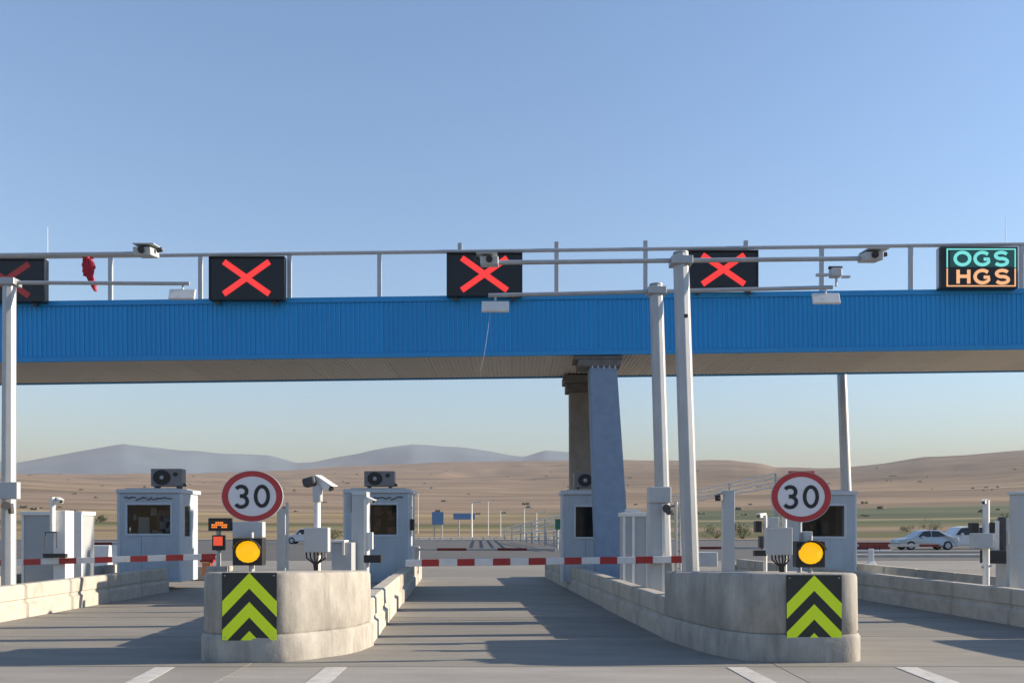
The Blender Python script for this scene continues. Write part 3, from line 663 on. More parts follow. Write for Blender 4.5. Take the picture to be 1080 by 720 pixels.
def chevron(x0, y0, x1, y1, Y, label, lean=0.0):
    root = thing('chevron_board', label, 'hazard board', (PX((x0 + x1) / 2, Y), Y, PZ(y1, Y)), 'yellow and black chevron boards')
    MB().pbox(x0, y0, x1, y1, Y, 0.012).build('panel', chev_k, root, 0.003)
    X, Z0, W_, H_ = PX((x0 + x1) / 2, Y), PZ(y0, Y), (PX(x1, Y) - PX(x0, Y)) / 2 - 0.004, PZ(y0, Y) - PZ(y1, Y) - 0.006
    pt = lambda u, v: (X + u * W_, Z0 - 0.003 - v * H_)
    sl = 0.42
    for a in (0.0, 0.43):
        th = 0.23
        for s_ in (-1, 1):
            u1 = min(1, (1 - a) / sl)
            lo = min(1.0, a + th + sl)
            if a + th + sl <= 1: poly = [pt(0, a), pt(s_, a + sl), pt(s_, a + th + sl), pt(0, a + th)]
            else: poly = [pt(0, a), pt(s_, a + sl), pt(s_, 1), pt(s_ * (1 - a - th) / sl, 1), pt(0, a + th)]
            MB().prism(poly, Y - 0.003, Y - 0.0005).build('chevron_stripe', chev_y, root)
    MB().prism([pt(0, 0.86), pt(0.14 / sl, 1), pt(-0.14 / sl, 1)], Y - 0.003, Y - 0.0005).build('chevron_stripe', chev_y, root)
    mb = MB()
    for u, v in ((-0.9, 0.04), (0.9, 0.04), (-0.9, 0.96), (0.9, 0.96)):
        q_ = pt(u, v); mb.tube((q_[0], Y - 0.008, q_[1]), (q_[0], Y - 0.001, q_[1]), 0.009, n=8)
    mb.build('bolts', galv, root)
    # packers behind the panel reach the nose face
    for py in (y0 + 6, y1 - 12): MB().pbox(x0 + 6, py, x1 - 6, py + 6, Y + 0.012, 0.05).build('packer', dark_m, root)
    return root
chevron(234, 603.5, 292, 675, 10.74, 'yellow-green and black chevron board on the front of the left concrete nose')
chevron(829.5, 606, 888, 677, 10.74, 'yellow-green and black chevron board on the front of the right concrete nose')

def pole_on(name, label, cat, x, Y, zb, top_y, r, mat=galv, group=None):
    root = thing(name, label, cat, (PX(x, Y), Y, zb), group)
    MB().tube((PX(x, Y), Y, zb), P(x, top_y, Y), r, n=14).build('post', mat, root, smooth=True)
    return root
# square pillar and CCTV pole on the left nose
o = MB().pbox(292, 536, 301, 612, 11.9, 0.10).pbox(301.2, 529, 303.6, 612, 11.93, 0.05).build('steel_pillar', steel_p, bevel=0.006, loc=tuple(P(297, 610, 11.9)))
tag(o, 'bare square grey steel pillar right of the left 30 sign', 'pillar')
r_ = pole_on('security_camera', 'white security camera on a pole with a grey box, on the left nose', 'camera', 334.5, 12.0, 0.95, 524, 0.045, white_p)
MB().pbox(320.5, 556, 346, 582, 11.86, 0.16).build('junction_box', steel_p, r_, 0.008)
MB().pbox(329.5, 512, 338.5, 529, 11.93, 0.12).build('mount', steel_p, r_, 0.015)
cctv(r_, P(341, 509.5, 12.0), 0.30, 0.105, (0.9, -0.55, -0.55))
MB().obox(P(327, 508, 12.0), (0.17, 0.2, 0.12), Matrix.Rotation(R(-15), 3, 'Y')).build('infrared_lamp', dark_m, r_, 0.03)
mb = MB()
for k in range(6):
    x = 323 + k * 4; mb.path([P(x, 581, 11.93), P(x + 0.5, 588, 11.9), P(331 + k * 0.8, 594, 11.92), P(332 + k * 0.6, 604, 11.95)], 0.011, 6)
mb.build('cable', black_p, r_, smooth=True)
# matrix display and red lamp on a short post at the left end of the left nose
r_ = pole_on('lane_status_signal', 'small orange matrix display above a red lamp at the left end of the left nose', 'signal', 230.5, 11.35, NOSE - 0.1, 556, 0.03)
MB().pbox(219.5, 546, 243, 559.5, 11.28, 0.1).build('display', black_p, r_, 0.006)
m_ = MB()
for (x, y) in [(223 + 2.1 * i, 550 + 2.3 * j) for i in range(8) for j in range(3) if not (j == 0 and i in (0, 1, 6, 7)) and not (j == 2 and i in (3, 4))]: m_.pbox(x, y, x + 1.7, y + 1.8, 11.275, 0.004)
m_.build('matrix_dots', led_b, r_)
MB().pbox(223.5, 564, 236, 580, 11.28, 0.08).build('lamp_housing', black_p, r_, 0.006)
MB().pbox(225, 565.5, 234.5, 575, 11.27, 0.009).build('red_lamp', led_rs, r_)
MB().pbox(217, 597, 238, 606, 11.2, 0.25).build('base_block', concrete, r_, 0.01)
# boom rest under the tip of the left boom
r_ = thing('boom_rest', 'red boom rest post with an orange board behind the left nose', 'boom rest', (PX(219, 18.3), 18.3, 0))
MB().box(PX(220.5, 18.3), PX(223, 18.3), 18.3, 18.38, 0, PZ(588.5, 18.3)).build('post', red_p, r_)
MB().pbox(211, 588.6, 225, 592.5, 18.27, 0.1).build('cradle', red_p, r_); MB().pbox(213, 593, 222, 607, 18.27, 0.025).build('board', orange_m, r_)

# right nose
r_ = pole_on('security_camera', 'grey camera control box with hanging cables left of the right warning light', 'camera', 827.5, 12.2, 0.9, 545, 0.03, white_p)
MB().pbox(810.5, 556, 836, 585, 12.08, 0.14).build('junction_box', steel_p, r_, 0.008); MB().pbox(812, 545, 822, 556, 12.16, 0.1).build('camera', steel_p, r_, 0.01)
mb = MB()
for k in range(6):
    x = 814 + k * 3.6; mb.path([P(x, 584, 12.12), P(x + 0.5, 590, 12.1), P(822 + k * 0.9, 597, 12.12), P(823 + k * 0.7, 606, 12.14)], 0.011, 6)
mb.build('cable', black_p, r_, smooth=True)
r_ = pole_on('sensor_post', 'thin white post with black sensor boxes between pillar and right 30 sign', 'sensor post', 807, 12.85, 0.9, 543, 0.028, white_p)
MB().pbox(797, 549, 804, 561, 12.75, 0.12).build('sensor_head', black_p, r_, 0.01); MB().pbox(801, 565, 805.5, 577, 12.8, 0.08).build('sensor_box', dark_m, r_, 0.006)
MB().pbox(796, 580, 809, 586, 12.72, 0.1).build('sensor_bar', black_p, r_, 0.006); cctv(r_, P(803.5, 543.5, 12.85), 0.14, 0.06, (-0.8, -0.6, -0.1))
r_ = thing('steel_pillar', 'square grey steel pillar with a dark camera, between the tall masts and the right 30 sign', 'pillar', (PX(769, 12.8), 12.8, 0.9))
MB().pbox(763, 518, 775, 606, 12.8, 0.13).build('shaft', steel_p, r_, 0.006); MB().pbox(762.5, 516.5, 775.5, 518, 12.79, 0.15).build('cap', booth_t, r_)
cctv(r_, P(759.5, 524.5, 12.8), 0.16, 0.085, (-0.6, -0.8, -0.15), dark_m)

# ------------------------------------------------------------------ barriers, cabinets, posts
def boom(root, x0, yl, x1, yr, Y, seg_px, first_red, th, zoff=0.0, red=red_p, white=grey_w):
    # a striped pole: core plus one sleeve per coloured band
    a, b2 = P(x0, yl, Y), P(x1, yr, Y)
    bm_ = MB().tube(a, b2, 0.03, n=10).build('boom', white, root, smooth=True)
    x = first_red; k = 0
    while x < x1 - 2:
        s0, s1 = max(x, x0 + 0.5), min(x + seg_px, x1)
        if s1 > s0:
            t0, t1 = (s0 - x0) / (x1 - x0), (s1 - x0) / (x1 - x0)
            p, q_ = a.lerp(b2, t0), a.lerp(b2, t1)
            m_ = MB(); h = th / 2
            m_.add([(p.x, Y - 0.05, p.z - h), (q_.x, Y - 0.05, q_.z - h), (q_.x, Y - 0.05, q_.z + h), (p.x, Y - 0.05, p.z + h),
                    (p.x, Y + 0.05, p.z - h), (q_.x, Y + 0.05, q_.z - h), (q_.x, Y + 0.05, q_.z + h), (p.x, Y + 0.05, p.z + h)],
                   [(0, 1, 2, 3), (7, 6, 5, 4), (0, 4, 5, 1), (1, 5, 6, 2), (2, 6, 7, 3), (3, 7, 4, 0)])
            m_.build('red_band', red, bm_)
        x += seg_px * 2.06
    # white sleeves flush under the red bands
    m_ = MB(); h = th / 2 * 0.97
    m_.add([(a.x, Y - 0.047, a.z - h), (b2.x, Y - 0.047, b2.z - h), (b2.x, Y - 0.047, b2.z + h), (a.x, Y - 0.047, a.z + h),
            (a.x, Y + 0.047, a.z - h), (b2.x, Y + 0.047, b2.z - h), (b2.x, Y + 0.047, b2.z + h), (a.x, Y + 0.047, a.z + h)],
           [(0, 1, 2, 3), (7, 6, 5, 4), (0, 4, 5, 1), (1, 5, 6, 2), (2, 6, 7, 3), (3, 7, 4, 0)])
    m_.build('white_sleeve', white, bm_, 0.006)
    return bm_
Yb = 15.15
r_ = thing('barrier_gate', 'red and white barrier boom closed across the central lane', 'barrier gate', (PX(695, Yb), Yb + 0.1, 0.2), 'red and white barrier gates')
MB().box(PX(686, Yb), PX(700.5, Yb), Yb + 0.06, Yb + 0.42, 0.2, PZ(529, Yb)).build('cabinet', steel_p, r_, 0.012)
MB().pbox(685, 513, 708, 530, Yb + 0.02, 0.3).build('head_box', steel_p, r_, 0.012)
MB().pbox(698.5, 531, 701, 627, Yb + 0.03, 0.05).build('door_edge', white_p, r_)
boom(r_, 428, 593.5, 720, 589.5, Yb, 18.2, 445, 0.115)
MB().pbox(727, 582, 757, 597, Yb + 0.05, 0.25).build('counterweight', steel_p, r_, 0.012)
MB().pbox(718, 586, 727.5, 593, Yb, 0.1).build('boom_hub', steel_p, r_)
m_ = MB().tube(P(703, 536, Yb - 0.0), P(703, 536, Yb - 0.12), 0.07, n=14); m_.build('camera', dark_m, r_)
MB().tube(P(705, 540, Yb), P(705, 540, Yb - 0.14), 0.045, n=12).build('camera', dark_m, r_)
Yb = 18.2
r_ = thing('barrier_gate', 'red and white barrier boom closed across the left lane', 'barrier gate', (PX(60, Yb), Yb + 0.1, 0.2), 'red and white barrier gates')
MB().box(PX(54.5, Yb), PX(67.5, Yb), Yb + 0.06, Yb + 0.42, 0.2, PZ(538, Yb)).build('cabinet', white_p, r_, 0.012)
boom(r_, -45, 594.5, 228, 586.5, Yb, 18.2, -11.5, 0.118)
MB().pbox(45, 583.5, 69, 587.8, Yb - 0.12, 0.1).build('sensor_bar', black_p, r_, 0.006)
MB().tube(P(55.5, 560, Yb), P(55.5, 524, Yb), 0.05, n=12).build('camera_post', white_p, r_)
cctv(r_, P(62.5, 527.5, Yb), 0.2, 0.085, (0.75, -0.7, -0.25))
m_ = MB()
m_.path([P(48, 578, Yb - 0.05), P(48, 561, Yb - 0.06), P(60, 561, Yb - 0.06), P(60, 578, Yb - 0.05)], 0.012, 6); m_.build('handle_loop', dark_m, r_)
# exit booms behind the booths, in the gantry's shade
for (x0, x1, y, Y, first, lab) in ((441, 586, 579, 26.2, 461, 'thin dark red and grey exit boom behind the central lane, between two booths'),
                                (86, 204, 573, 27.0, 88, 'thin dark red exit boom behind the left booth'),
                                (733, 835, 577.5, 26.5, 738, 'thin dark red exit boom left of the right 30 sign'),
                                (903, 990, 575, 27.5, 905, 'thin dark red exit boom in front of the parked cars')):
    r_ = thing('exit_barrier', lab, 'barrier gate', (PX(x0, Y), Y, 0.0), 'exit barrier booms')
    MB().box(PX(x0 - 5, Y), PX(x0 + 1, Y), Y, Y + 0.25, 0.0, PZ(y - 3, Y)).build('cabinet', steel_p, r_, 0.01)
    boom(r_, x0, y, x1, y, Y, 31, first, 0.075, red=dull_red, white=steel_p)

# cabinets
def cabinet(name, label, x0, y0, x1, Y, d, mat, zb=0.2, frame=None, div=None, group=None):
    root = thing(name, label, 'cabinet', (PX((x0 + x1) / 2, Y), Y, zb), group)
    X0_, X1_, Z1_ = PX(x0, Y), PX(x1, Y), PZ(y0, Y)
    MB().box(X0_ + 0.01, X1_ - 0.01, Y + 0.02, Y + d, zb, Z1_ - 0.02).build('body', mat, root, 0.006)
    if frame:
        t = 0.05
        for q0 in (X0_, X1_ - t): MB().box(q0, q0 + t, Y, Y + 0.04, zb, Z1_ - 0.08).build('corner_trim', frame, root, 0.004)
        MB().box(X0_ - 0.02, X1_ + 0.02, Y - 0.02, Y + d + 0.02, Z1_ - 0.08, Z1_).build('roof', frame, root, 0.008)
        if div:
            for dv in div: MB().box(PX(dv, Y) - 0.025, PX(dv, Y) + 0.03, Y - 0.003, Y + 0.04, zb, Z1_ - 0.08).build('door_post', frame, root, 0.004)
    return root
r_ = cabinet('control_cabinet', 'grey double-door control cabinet with white trim beside the blue column', 657, 540, 684.5, 17.6, 0.6, cab_m, frame=white_p, div=(668,))
MB().pbox(660, 536.5, 676, 539.8, 17.8, 0.2).build('roof_vent', steel_p, r_)
r_ = cabinet('control_cabinet', 'grey control cabinet with white edges behind the left barrier machine', 22.5, 539, 86, 19.0, 0.6, cab_m, frame=white_p, div=(72,))
MB().pbox(76.5, 541.5, 86, 610, 18.97, 0.03).build('side_panel', white_p, r_)
MB().pbox(73, 566, 74.5, 573, 18.98, 0.03).build('handle', dark_m, r_)
r_ = cabinet('ticket_machine', 'tall narrow grey ticket machine in front of the booth by the central lane', 370, 517, 387, 19.2, 0.5, steel_p)
tag(r_, cat='machine')
MB().pbox(370.5, 519, 386.5, 521.5, 19.2, 0.015).build('top_trim', booth_t, r_)
MB().pbox(366, 520, 370, 540, 19.3, 0.3).build('side_fin', cab_m, r_)
r_ = cabinet('payment_box', 'low grey box with a white side between camera pole and ticket machine', 349, 571, 371, 18.6, 0.5, cab_m); tag(r_, cat='machine')
MB().pbox(361, 570, 363, 585, 18.57, 0.04).build('edge_strip', white_p, r_); MB().pbox(348, 569.5, 363, 571.5, 18.55, 0.5).build('lid', white_p, r_)
r_ = pole_on('camera_post', 'thin white camera post with a black reader box beside the ticket machine', 'camera post', 386.5, 17.4, 0.2, 526, 0.05, white_p)
cctv(r_, P(391, 527.5, 17.35), 0.2, 0.08, (0.7, -0.7, -0.3))
MB().pbox(387.5, 561, 393, 579, 17.3, 0.1).build('junction_box', white_p, r_, 0.006); MB().pbox(383.5, 585, 402, 593, 17.25, 0.2).build('reader', black_p, r_, 0.01)
r_ = pole_on('ladder_post', 'slim ladder-like steel post between the two tall masts', 'post', 713, 15.9, 0.2, 529, 0.03)
MB().tube(Vector((PX(718, 15.9), 15.9, 0.2)), P(717, 531, 15.9), 0.018, n=8).build('rail', galv, r_)
m_ = MB()
for y in range(536, 600, 9): m_.tube(P(713, y, 15.9), P(717.5, y, 15.9), 0.012, n=6)
m_.build('rung', galv, r_)

# right edge of the photo
r_ = pole_on('sensor_post', 'white sensor post with black boxes at the right, in front of the parked cars', 'sensor post', 1040, 17.0, 0.2, 527, 0.06, white_p)
MB().pbox(1025, 551, 1033, 561.5, 16.9, 0.15).build('sensor_head', black_p, r_, 0.01); MB().pbox(1042, 550.5, 1050, 561.5, 16.95, 0.15).build('sensor_head', black_p, r_, 0.01)
MB().pbox(1026, 562, 1048, 578, 16.85, 0.14).build('junction_box', steel_p, r_, 0.008)
cctv(r_, P(1038, 529, 16.95), 0.16, 0.07, (-0.6, -0.8, -0.2)); m_ = MB().path([P(1035, 598, 17), P(1046, 596, 16.95)], 0.02, 6); m_.build('bracket', galv, r_)
r_ = cabinet('payment_reader', 'tall grey reader column with a dark box at the right edge of the photo', 1061, 545, 1073, 17.6, 0.4, steel_p); tag(r_, cat='machine')
MB().pbox(1043, 580, 1062, 594, 17.5, 0.35).build('reader', black_p, r_, 0.012); MB().pbox(1058, 545, 1061, 580, 17.6, 0.2).build('side_fin', dark_m, r_)
MB().pbox(1064, 560, 1067, 574, 17.57, 0.03).build('label_plate', white_p, r_)
MB().pbox(1050, 549, 1054, 580, 17.62, 0.06).build('bracket', white_p, r_)
r_ = thing('steel_pillar', 'thick blue-grey steel pillar cut off by the right edge of the photo', 'pillar', (PX(1082, 15.4), 15.4, 0.2))
MB().box(PX(1073, 15.4), PX(1090, 15.4), 15.4, 15.65, 0.2, PZ(521, 15.4)).build('shaft', steel_p, r_, 0.01); MB().box(PX(1071, 15.4), PX(1092, 15.4), 15.37, 15.68, PZ(521, 15.4), PZ(518, 15.4)).build('cap', booth_t, r_, 0.006)

# ------------------------------------------------------------------ booths
def booth(x0, x1, top_y, wx0, wy0, wx1, wy1, Y, d, label, inside, band=True):
    X0_, X1_, Z1_ = PX(x0, Y), PX(x1, Y), PZ(top_y, Y)
    root = thing('toll_booth', label, 'toll booth', ((X0_ + X1_) / 2, Y, 0.2), 'toll booths')
    zb = 0.2; t = 0.06
    wX0, wX1, wZ0, wZ1 = PX(wx0, Y), PX(wx1, Y), PZ(wy1, Y), PZ(wy0, Y)
    m_ = MB()
    m_.box(X0_, wX0, Y, Y + t, zb, Z1_ - 0.1).box(wX1, X1_, Y, Y + t, zb, Z1_ - 0.1).box(wX0, wX1, Y, Y + t, zb, wZ0).box(wX0, wX1, Y, Y + t, wZ1, Z1_ - 0.1)
    m_.build('front_wall', booth_m, root)
    MB().box(X0_, X0_ + t, Y + t + 0.001, Y + d - t, zb, Z1_ - 0.1).build('side_wall', booth_m, root)
    sw = MB(); a, b_ = Y + t + 0.001, Y + d - t; za, zc = 1.35, Z1_ - 0.42
    q0, q1 = a + (b_ - a) * 0.22, a + (b_ - a) * 0.55
    sw.box(X1_ - t, X1_, a, q0, zb, Z1_ - 0.1).box(X1_ - t, X1_, q1, b_, zb, Z1_ - 0.1).box(X1_ - t, X1_, q0, q1, zb, za).box(X1_ - t, X1_, q0, q1, zc, Z1_ - 0.1)
    sw.build('side_wall', booth_m, root)
    MB().box(X1_ - 0.04, X1_ - 0.03, q0, q1, za, zc).build('side_pane', glass, root)
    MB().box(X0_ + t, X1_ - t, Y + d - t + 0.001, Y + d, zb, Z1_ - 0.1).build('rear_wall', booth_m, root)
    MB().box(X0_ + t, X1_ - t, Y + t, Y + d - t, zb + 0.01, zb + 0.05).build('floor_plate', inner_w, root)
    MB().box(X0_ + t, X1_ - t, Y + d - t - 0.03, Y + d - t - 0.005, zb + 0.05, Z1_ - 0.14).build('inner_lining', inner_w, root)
    rf_ = MB().box(X0_ - 0.05, X1_ + 0.05, Y - 0.05, Y + d + 0.05, Z1_ - 0.1, Z1_).build('roof', booth_t, root, 0.012)
    MB().box(X0_ + 0.12, X1_ - 0.12, Y + 0.1, Y + d - 0.1, Z1_ + 0.0, Z1_ + 0.03).build('roof_sheet', steel_p, rf_)
    # rounded corner posts
    for X in (X0_ + 0.0, X1_ - 0.0):
        MB().tube((X, Y + 0.02, zb), (X, Y + 0.02, Z1_ - 0.1), 0.045, n=10).build('corner_post', booth_t, root, smooth=True)
    fr = MB(); g = 0.05
    fr.box(wX0 - g, wX0 + 0.005, Y - 0.02, Y + 0.03, wZ0 - g, wZ1 + g).box(wX1 - 0.005, wX1 + g, Y - 0.02, Y + 0.03, wZ0 - g, wZ1 + g)
    fr.box(wX0 + 0.006, wX1 - 0.006, Y - 0.02, Y + 0.03, wZ0 - g, wZ0 + 0.004).box(wX0 + 0.006, wX1 - 0.006, Y - 0.02, Y + 0.03, wZ1 - 0.004, wZ1 + g)
    wf = fr.build('window_frame', booth_t, root, 0.006)
    MB().box(wX0 + 0.006, wX1 - 0.006, Y + 0.031, Y + 0.037, wZ0 + 0.005, wZ1 - 0.005).build('window_pane', glass, wf)
    # things seen through the pane
    if 'paper' in inside: MB().box(wX0 + 0.22, wX0 + 0.5, Y + 0.16, Y + 0.17, wZ0 - 0.02, wZ0 + 0.42).build('notice_sheet', paper, root)
    if 'poster' in inside: MB().box(wX0 + 0.55, wX1 - 0.05, Y + 0.5, Y + 0.52, wZ0 + 0.05, wZ1 - 0.12).build('poster', poster_m, root)
    if 'gear' in inside:
        g_ = MB(); rr = random.Random(int(x0))
        for k in range(9):
            x = rr.uniform(wX0, wX1 - 0.15); z = rr.uniform(wZ0 - 0.1, wZ1 - 0.2); g_.box(x, x + rr.uniform(0.06, 0.2), Y + 0.3 + k * 0.03, Y + 0.32 + k * 0.03, z, z + rr.uniform(0.05, 0.25))
        g_.build('desk_equipment', paper if 'paper' in inside else poster_m, root)
        MB().box(X0_ + t, X1_ - t, Y + 0.1, Y + 0.6, wZ0 - 0.3, wZ0 - 0.26).build('desk', inner_w, root)
    MB().box((X0_ + X1_) / 2 - 0.2, (X0_ + X1_) / 2 - 0.195, Y - 0.004, Y - 0.0005, zb, wZ0 - g - 0.02).build('panel_seam', dark_m, root)
    m_ = MB(); rr = random.Random(int(x1)); x = X0_ + 0.15
    while x < X1_ - 0.3:                          # dark wiring clipped under the roof edge
        x2 = x + rr.uniform(0.08, 0.2); z = Z1_ - 0.24 + rr.uniform(-0.05, 0.05)
        m_.tube((x, Y - 0.02, z), (x2, Y - 0.02, Z1_ - 0.24 + rr.uniform(-0.05, 0.05)), 0.012, n=6); x = x2
    if band: m_.build('wiring', dark_m, root)
    return root, Z1_
def aircon(x0, y0, x1, Y, zb, label, fan_side=-1):
    X0_, X1_, Z1_ = PX(x0, Y), PX(x1, Y), PZ(y0, Y)
    root = thing('air_conditioner', label, 'air conditioner', ((X0_ + X1_) / 2, Y, zb), 'air conditioner units on the booth roofs')
    MB().box(X0_, X1_, Y, Y + 0.32, zb + 0.05, Z1_).build('casing', ac_m, root, 0.012)
    MB().box(X0_ + 0.08, X0_ + 0.14, Y + 0.02, Y + 0.3, zb, zb + 0.05).build('foot', dark_m, root); MB().box(X1_ - 0.14, X1_ - 0.08, Y + 0.02, Y + 0.3, zb, zb + 0.05).build('foot', dark_m, root)
    cz = (zb + 0.05 + Z1_) / 2; r = (Z1_ - zb - 0.05) * 0.43; cx = X0_ + (X1_ - X0_) * 0.36; rx = r * 1.15
    MB().ellipse(cx, cz, rx, r, Y - 0.006, Y + 0.001, 32).build('fan_opening', black_p, root)
    m_ = MB()
    for q_ in (1.0, 0.72, 0.44): m_.ring(cx, cz, rx * q_, r * q_, 0.008, 0.008, Y - 0.018, Y - 0.010, 28)
    for k in range(4):
        a = math.pi * k / 4; m_.tube((cx - rx * math.cos(a), Y - 0.014, cz - r * math.sin(a)), (cx + rx * math.cos(a), Y - 0.014, cz + r * math.sin(a)), 0.005, n=5)
    m_.build('fan_grille', dark_m, root); MB().ellipse(cx, cz, 0.05, 0.05, Y - 0.022, Y - 0.015, 14).build('fan_hub', cab_m, root)
    MB().ellipse(X1_ - 0.16, cz + 0.08, 0.06, 0.055, Y - 0.006, Y + 0.001, 18).build('vent', black_p, root)
    MB().tube((X1_, Y + 0.15, zb + 0.12), (X1_ + 0.06, Y + 0.15, zb + 0.06), 0.03, n=8).build('pipe', dark_m, root)
    return root
YBO = 23.0
_, z = booth(125, 190, 515.5, 134, 532, 180, 562.5, YBO, 1.35, 'pale grey-blue toll booth at the left with papers behind its window', ('paper', 'poster', 'gear'))
aircon(159, 494, 191.5, YBO + 0.15, z + 0.03, 'air conditioner on the left booth roof, beside the mountains')
r_, z = booth(364, 431.5, 515.5, 388, 532, 418.5, 563.5, YBO, 1.35, 'pale grey-blue toll booth on the left island, by the central lane', ('gear',))
MB().pbox(432.5, 547, 436.5, 559, YBO - 0.1, 0.2).build('lane_mirror', black_p, r_, 0.01)
aircon(384, 496.5, 415.5, YBO + 0.15, z + 0.03, 'air conditioner on the booth left of the central lane')
_, z = booth(593.5, 658, 517, 607, 534, 631, 566, YBO, 1.2, 'toll booth half hidden behind the blue front column', (), False)
aircon(605.5, 498.5, 638, YBO + 0.12, z + 0.03, 'air conditioner half hidden behind the blue front column')
_, z = booth(840, 902, 517.5, 846, 533, 890.5, 565.5, YBO, 1.35, 'toll booth with a wide dark window behind the right 30 sign', (), False)

# ------------------------------------------------------------------ beyond the plaza
def road_sign(x0, y0, x1, y1, Y, label, mat, posts):
    root = thing('road_sign', label, 'road sign', (PX((x0 + x1) / 2, Y), Y, 0), 'far road signs')
    MB().pbox(x0, y0, x1, y1, Y, 0.08).build('panel', mat, root, 0.02)
    for px in posts: MB().tube((PX(px, Y), Y + 0.14, -0.03), P(px, y0 + 1, Y + 0.14), 0.09, n=8).build('post', galv, root)
road_sign(455.5, 539.5, 468, 553, 118, 'small square blue road sign far beyond the central lane', blue_s, (458, 466))
road_sign(478, 541, 501, 547.5, 126, 'wide low blue road sign far beyond the central lane', blue_s, (484, 497.5))
road_sign(585.5, 547, 594, 558, 64, 'dark green sign beside the far ramp railing', green_s, (588,))
for i, (px, ty, Y, lab) in enumerate(((497.5, 530, 112, 'thickest'), (484, 541, 128, 'short'), (515, 528, 150, 'third'), (528, 538, 140, 'fourth'), (553, 536, 120, 'fifth'), (566, 540, 115, 'last'), (441, 520, 170, 'first'))):
    if lab in ('short',): continue
    name = {'thickest': 'white street lamp post, thickest of the row beyond the central lane', 'third': 'faint lamp post just right of the thickest one', 'fourth': 'faint short lamp post in the middle of the row beyond the central lane',
            'fifth': 'lamp post before the far ramp railing', 'last': 'rightmost lamp post of the row beyond the central lane', 'first': 'leftmost and tallest lamp post beyond the central lane, beside the booth'}[lab]
    zg = ground_z(Y, 0)
    root = thing('street_lamp', name, 'street lamp', (PX(px, Y), Y, zg), 'far street lamps')
    r0 = 0.13 if lab == 'thickest' else 0.07
    MB().tube((PX(px, Y), Y, zg), P(px, ty, Y), r0, r0 * 0.7, 8).build('post', white_p, root)
    t = P(px, ty, Y); MB().tube(t, t + Vector((0.7, -0.2, 0.1)), 0.05, n=6).build('arm', white_p, root); MB().obox(t + Vector((0.95, -0.25, 0.1)), (0.6, 0.25, 0.1), Matrix.Identity(3)).build('lamp_head', steel_p, root, 0.02)
def railing(p0, p1, rails, n, label, r=0.05):
    root = thing('guard_rail', label, 'guard rail', (p0.x, p0.y, 0), 'far guard rails')
    for dz in rails: MB().tube(p0 + Vector((0, 0, dz)), p1 + Vector((0, 0, dz)), r, n=6).build('rail', white_p, root)
    for i in range(n + 1):
        q_ = p0.lerp(p1, i / n); MB().box(q_.x - 0.06, q_.x + 0.06, q_.y, q_.y + 0.1, min(0, q_.z - 0.1) if q_.z < 0.1 else 0.0, q_.z + max(rails)).build('post', galv, root)
railing(P(532, 564.5, 112), P(593, 556, 66), (0, 0.3, 0.6, 0.9), 5, 'white railing of the far ramp rising beside the central booth')
railing(P(430, 569.5, 103.5), P(590, 569.0, 103.5), (0, 0.3), 14, 'low white guard rail along the far side of the access road')
railing(P(704, 533, 92), P(818, 513, 62), (0, 0.3, 0.6, 0.9), 3, 'white railing of the far ramp seen left of the right 30 sign')
railing(P(555, 566, 88), P(640, 561, 58), (0, 0.35), 9, 'lower white railing in front of the far ramp')
X = PX(921, 36)
o = MB().add([(X - 0.26, 36, 0), (X + 0.26, 36, 0), (X + 0.26, 36.45, 0), (X - 0.26, 36.45, 0), (X - 0.10, 36.15, 0.22), (X + 0.10, 36.15, 0.22), (X + 0.10, 36.3, 0.22), (X - 0.10, 36.3, 0.22), (X - 0.09, 36.16, 0.72), (X + 0.09, 36.16, 0.72), (X + 0.09, 36.29, 0.72), (X - 0.09, 36.29, 0.72)],
             [(3, 2, 1, 0), (0, 1, 5, 4), (1, 2, 6, 5), (2, 3, 7, 6), (3, 0, 4, 7), (4, 5, 9, 8), (5, 6, 10, 9), (6, 7, 11, 10), (7, 4, 8, 11), (8, 9, 10, 11)]).build('bollard', white_p, bevel=0.02, loc=(X, 36, 0)); tag(o, 'white tapered bollard on the road right of the right-hand booth', 'bollard')
for px, Y, wd, lab in ((98, 34, 0.55, 'white plastic road barrier between the cabinet and the left booth'), (115, 37, 0.5, 'second white plastic road barrier, nearer the left booth')):
    X = PX(px, Y)
    o = MB().add([(X - wd, Y, 0), (X + wd, Y, 0), (X + wd, Y + 0.5, 0), (X - wd, Y + 0.5, 0), (X - wd, Y + 0.1, 0.45), (X + wd, Y + 0.1, 0.45), (X + wd, Y + 0.4, 0.45), (X - wd, Y + 0.4, 0.45), (X - wd, Y + 0.16, 0.9), (X + wd, Y + 0.16, 0.9), (X + wd, Y + 0.34, 0.9), (X - wd, Y + 0.34, 0.9)],
                 [(3, 2, 1, 0), (0, 1, 5, 4), (1, 2, 6, 5), (2, 3, 7, 6), (3, 0, 4, 7), (4, 5, 9, 8), (5, 6, 10, 9), (6, 7, 11, 10), (7, 4, 8, 11), (8, 9, 10, 11)]).build('road_barrier', white_p, bevel=0.03, loc=(X, Y, 0)); tag(o, lab, 'barrier', 'white road barriers')

names = ('leftmost dull red road barrier in front of the parked cars', 'middle dull red road barrier in front of the parked cars', 'rightmost dull red road barrier, nearest the silver saloon')
for px, lab in zip((908, 921, 934), names):
    X, Y, wd = PX(px, 57), 57, 0.36
    root = thing('road_barrier', lab, 'barrier', (X, Y, 0), 'red road barriers')
    MB().box(X - wd, X + wd, Y, Y + 0.4, 0, 0.16).build('foot', white_p, root, 0.03)
    MB().box(X - wd, X + wd, Y + 0.1, Y + 0.3, 0.16, 0.62).build('panel', dull_red, root, 0.03)
    MB().box(X - wd * 0.5, X + wd * 0.5, Y + 0.08, Y + 0.10, 0.34, 0.46).build('reflector', white_p, root)

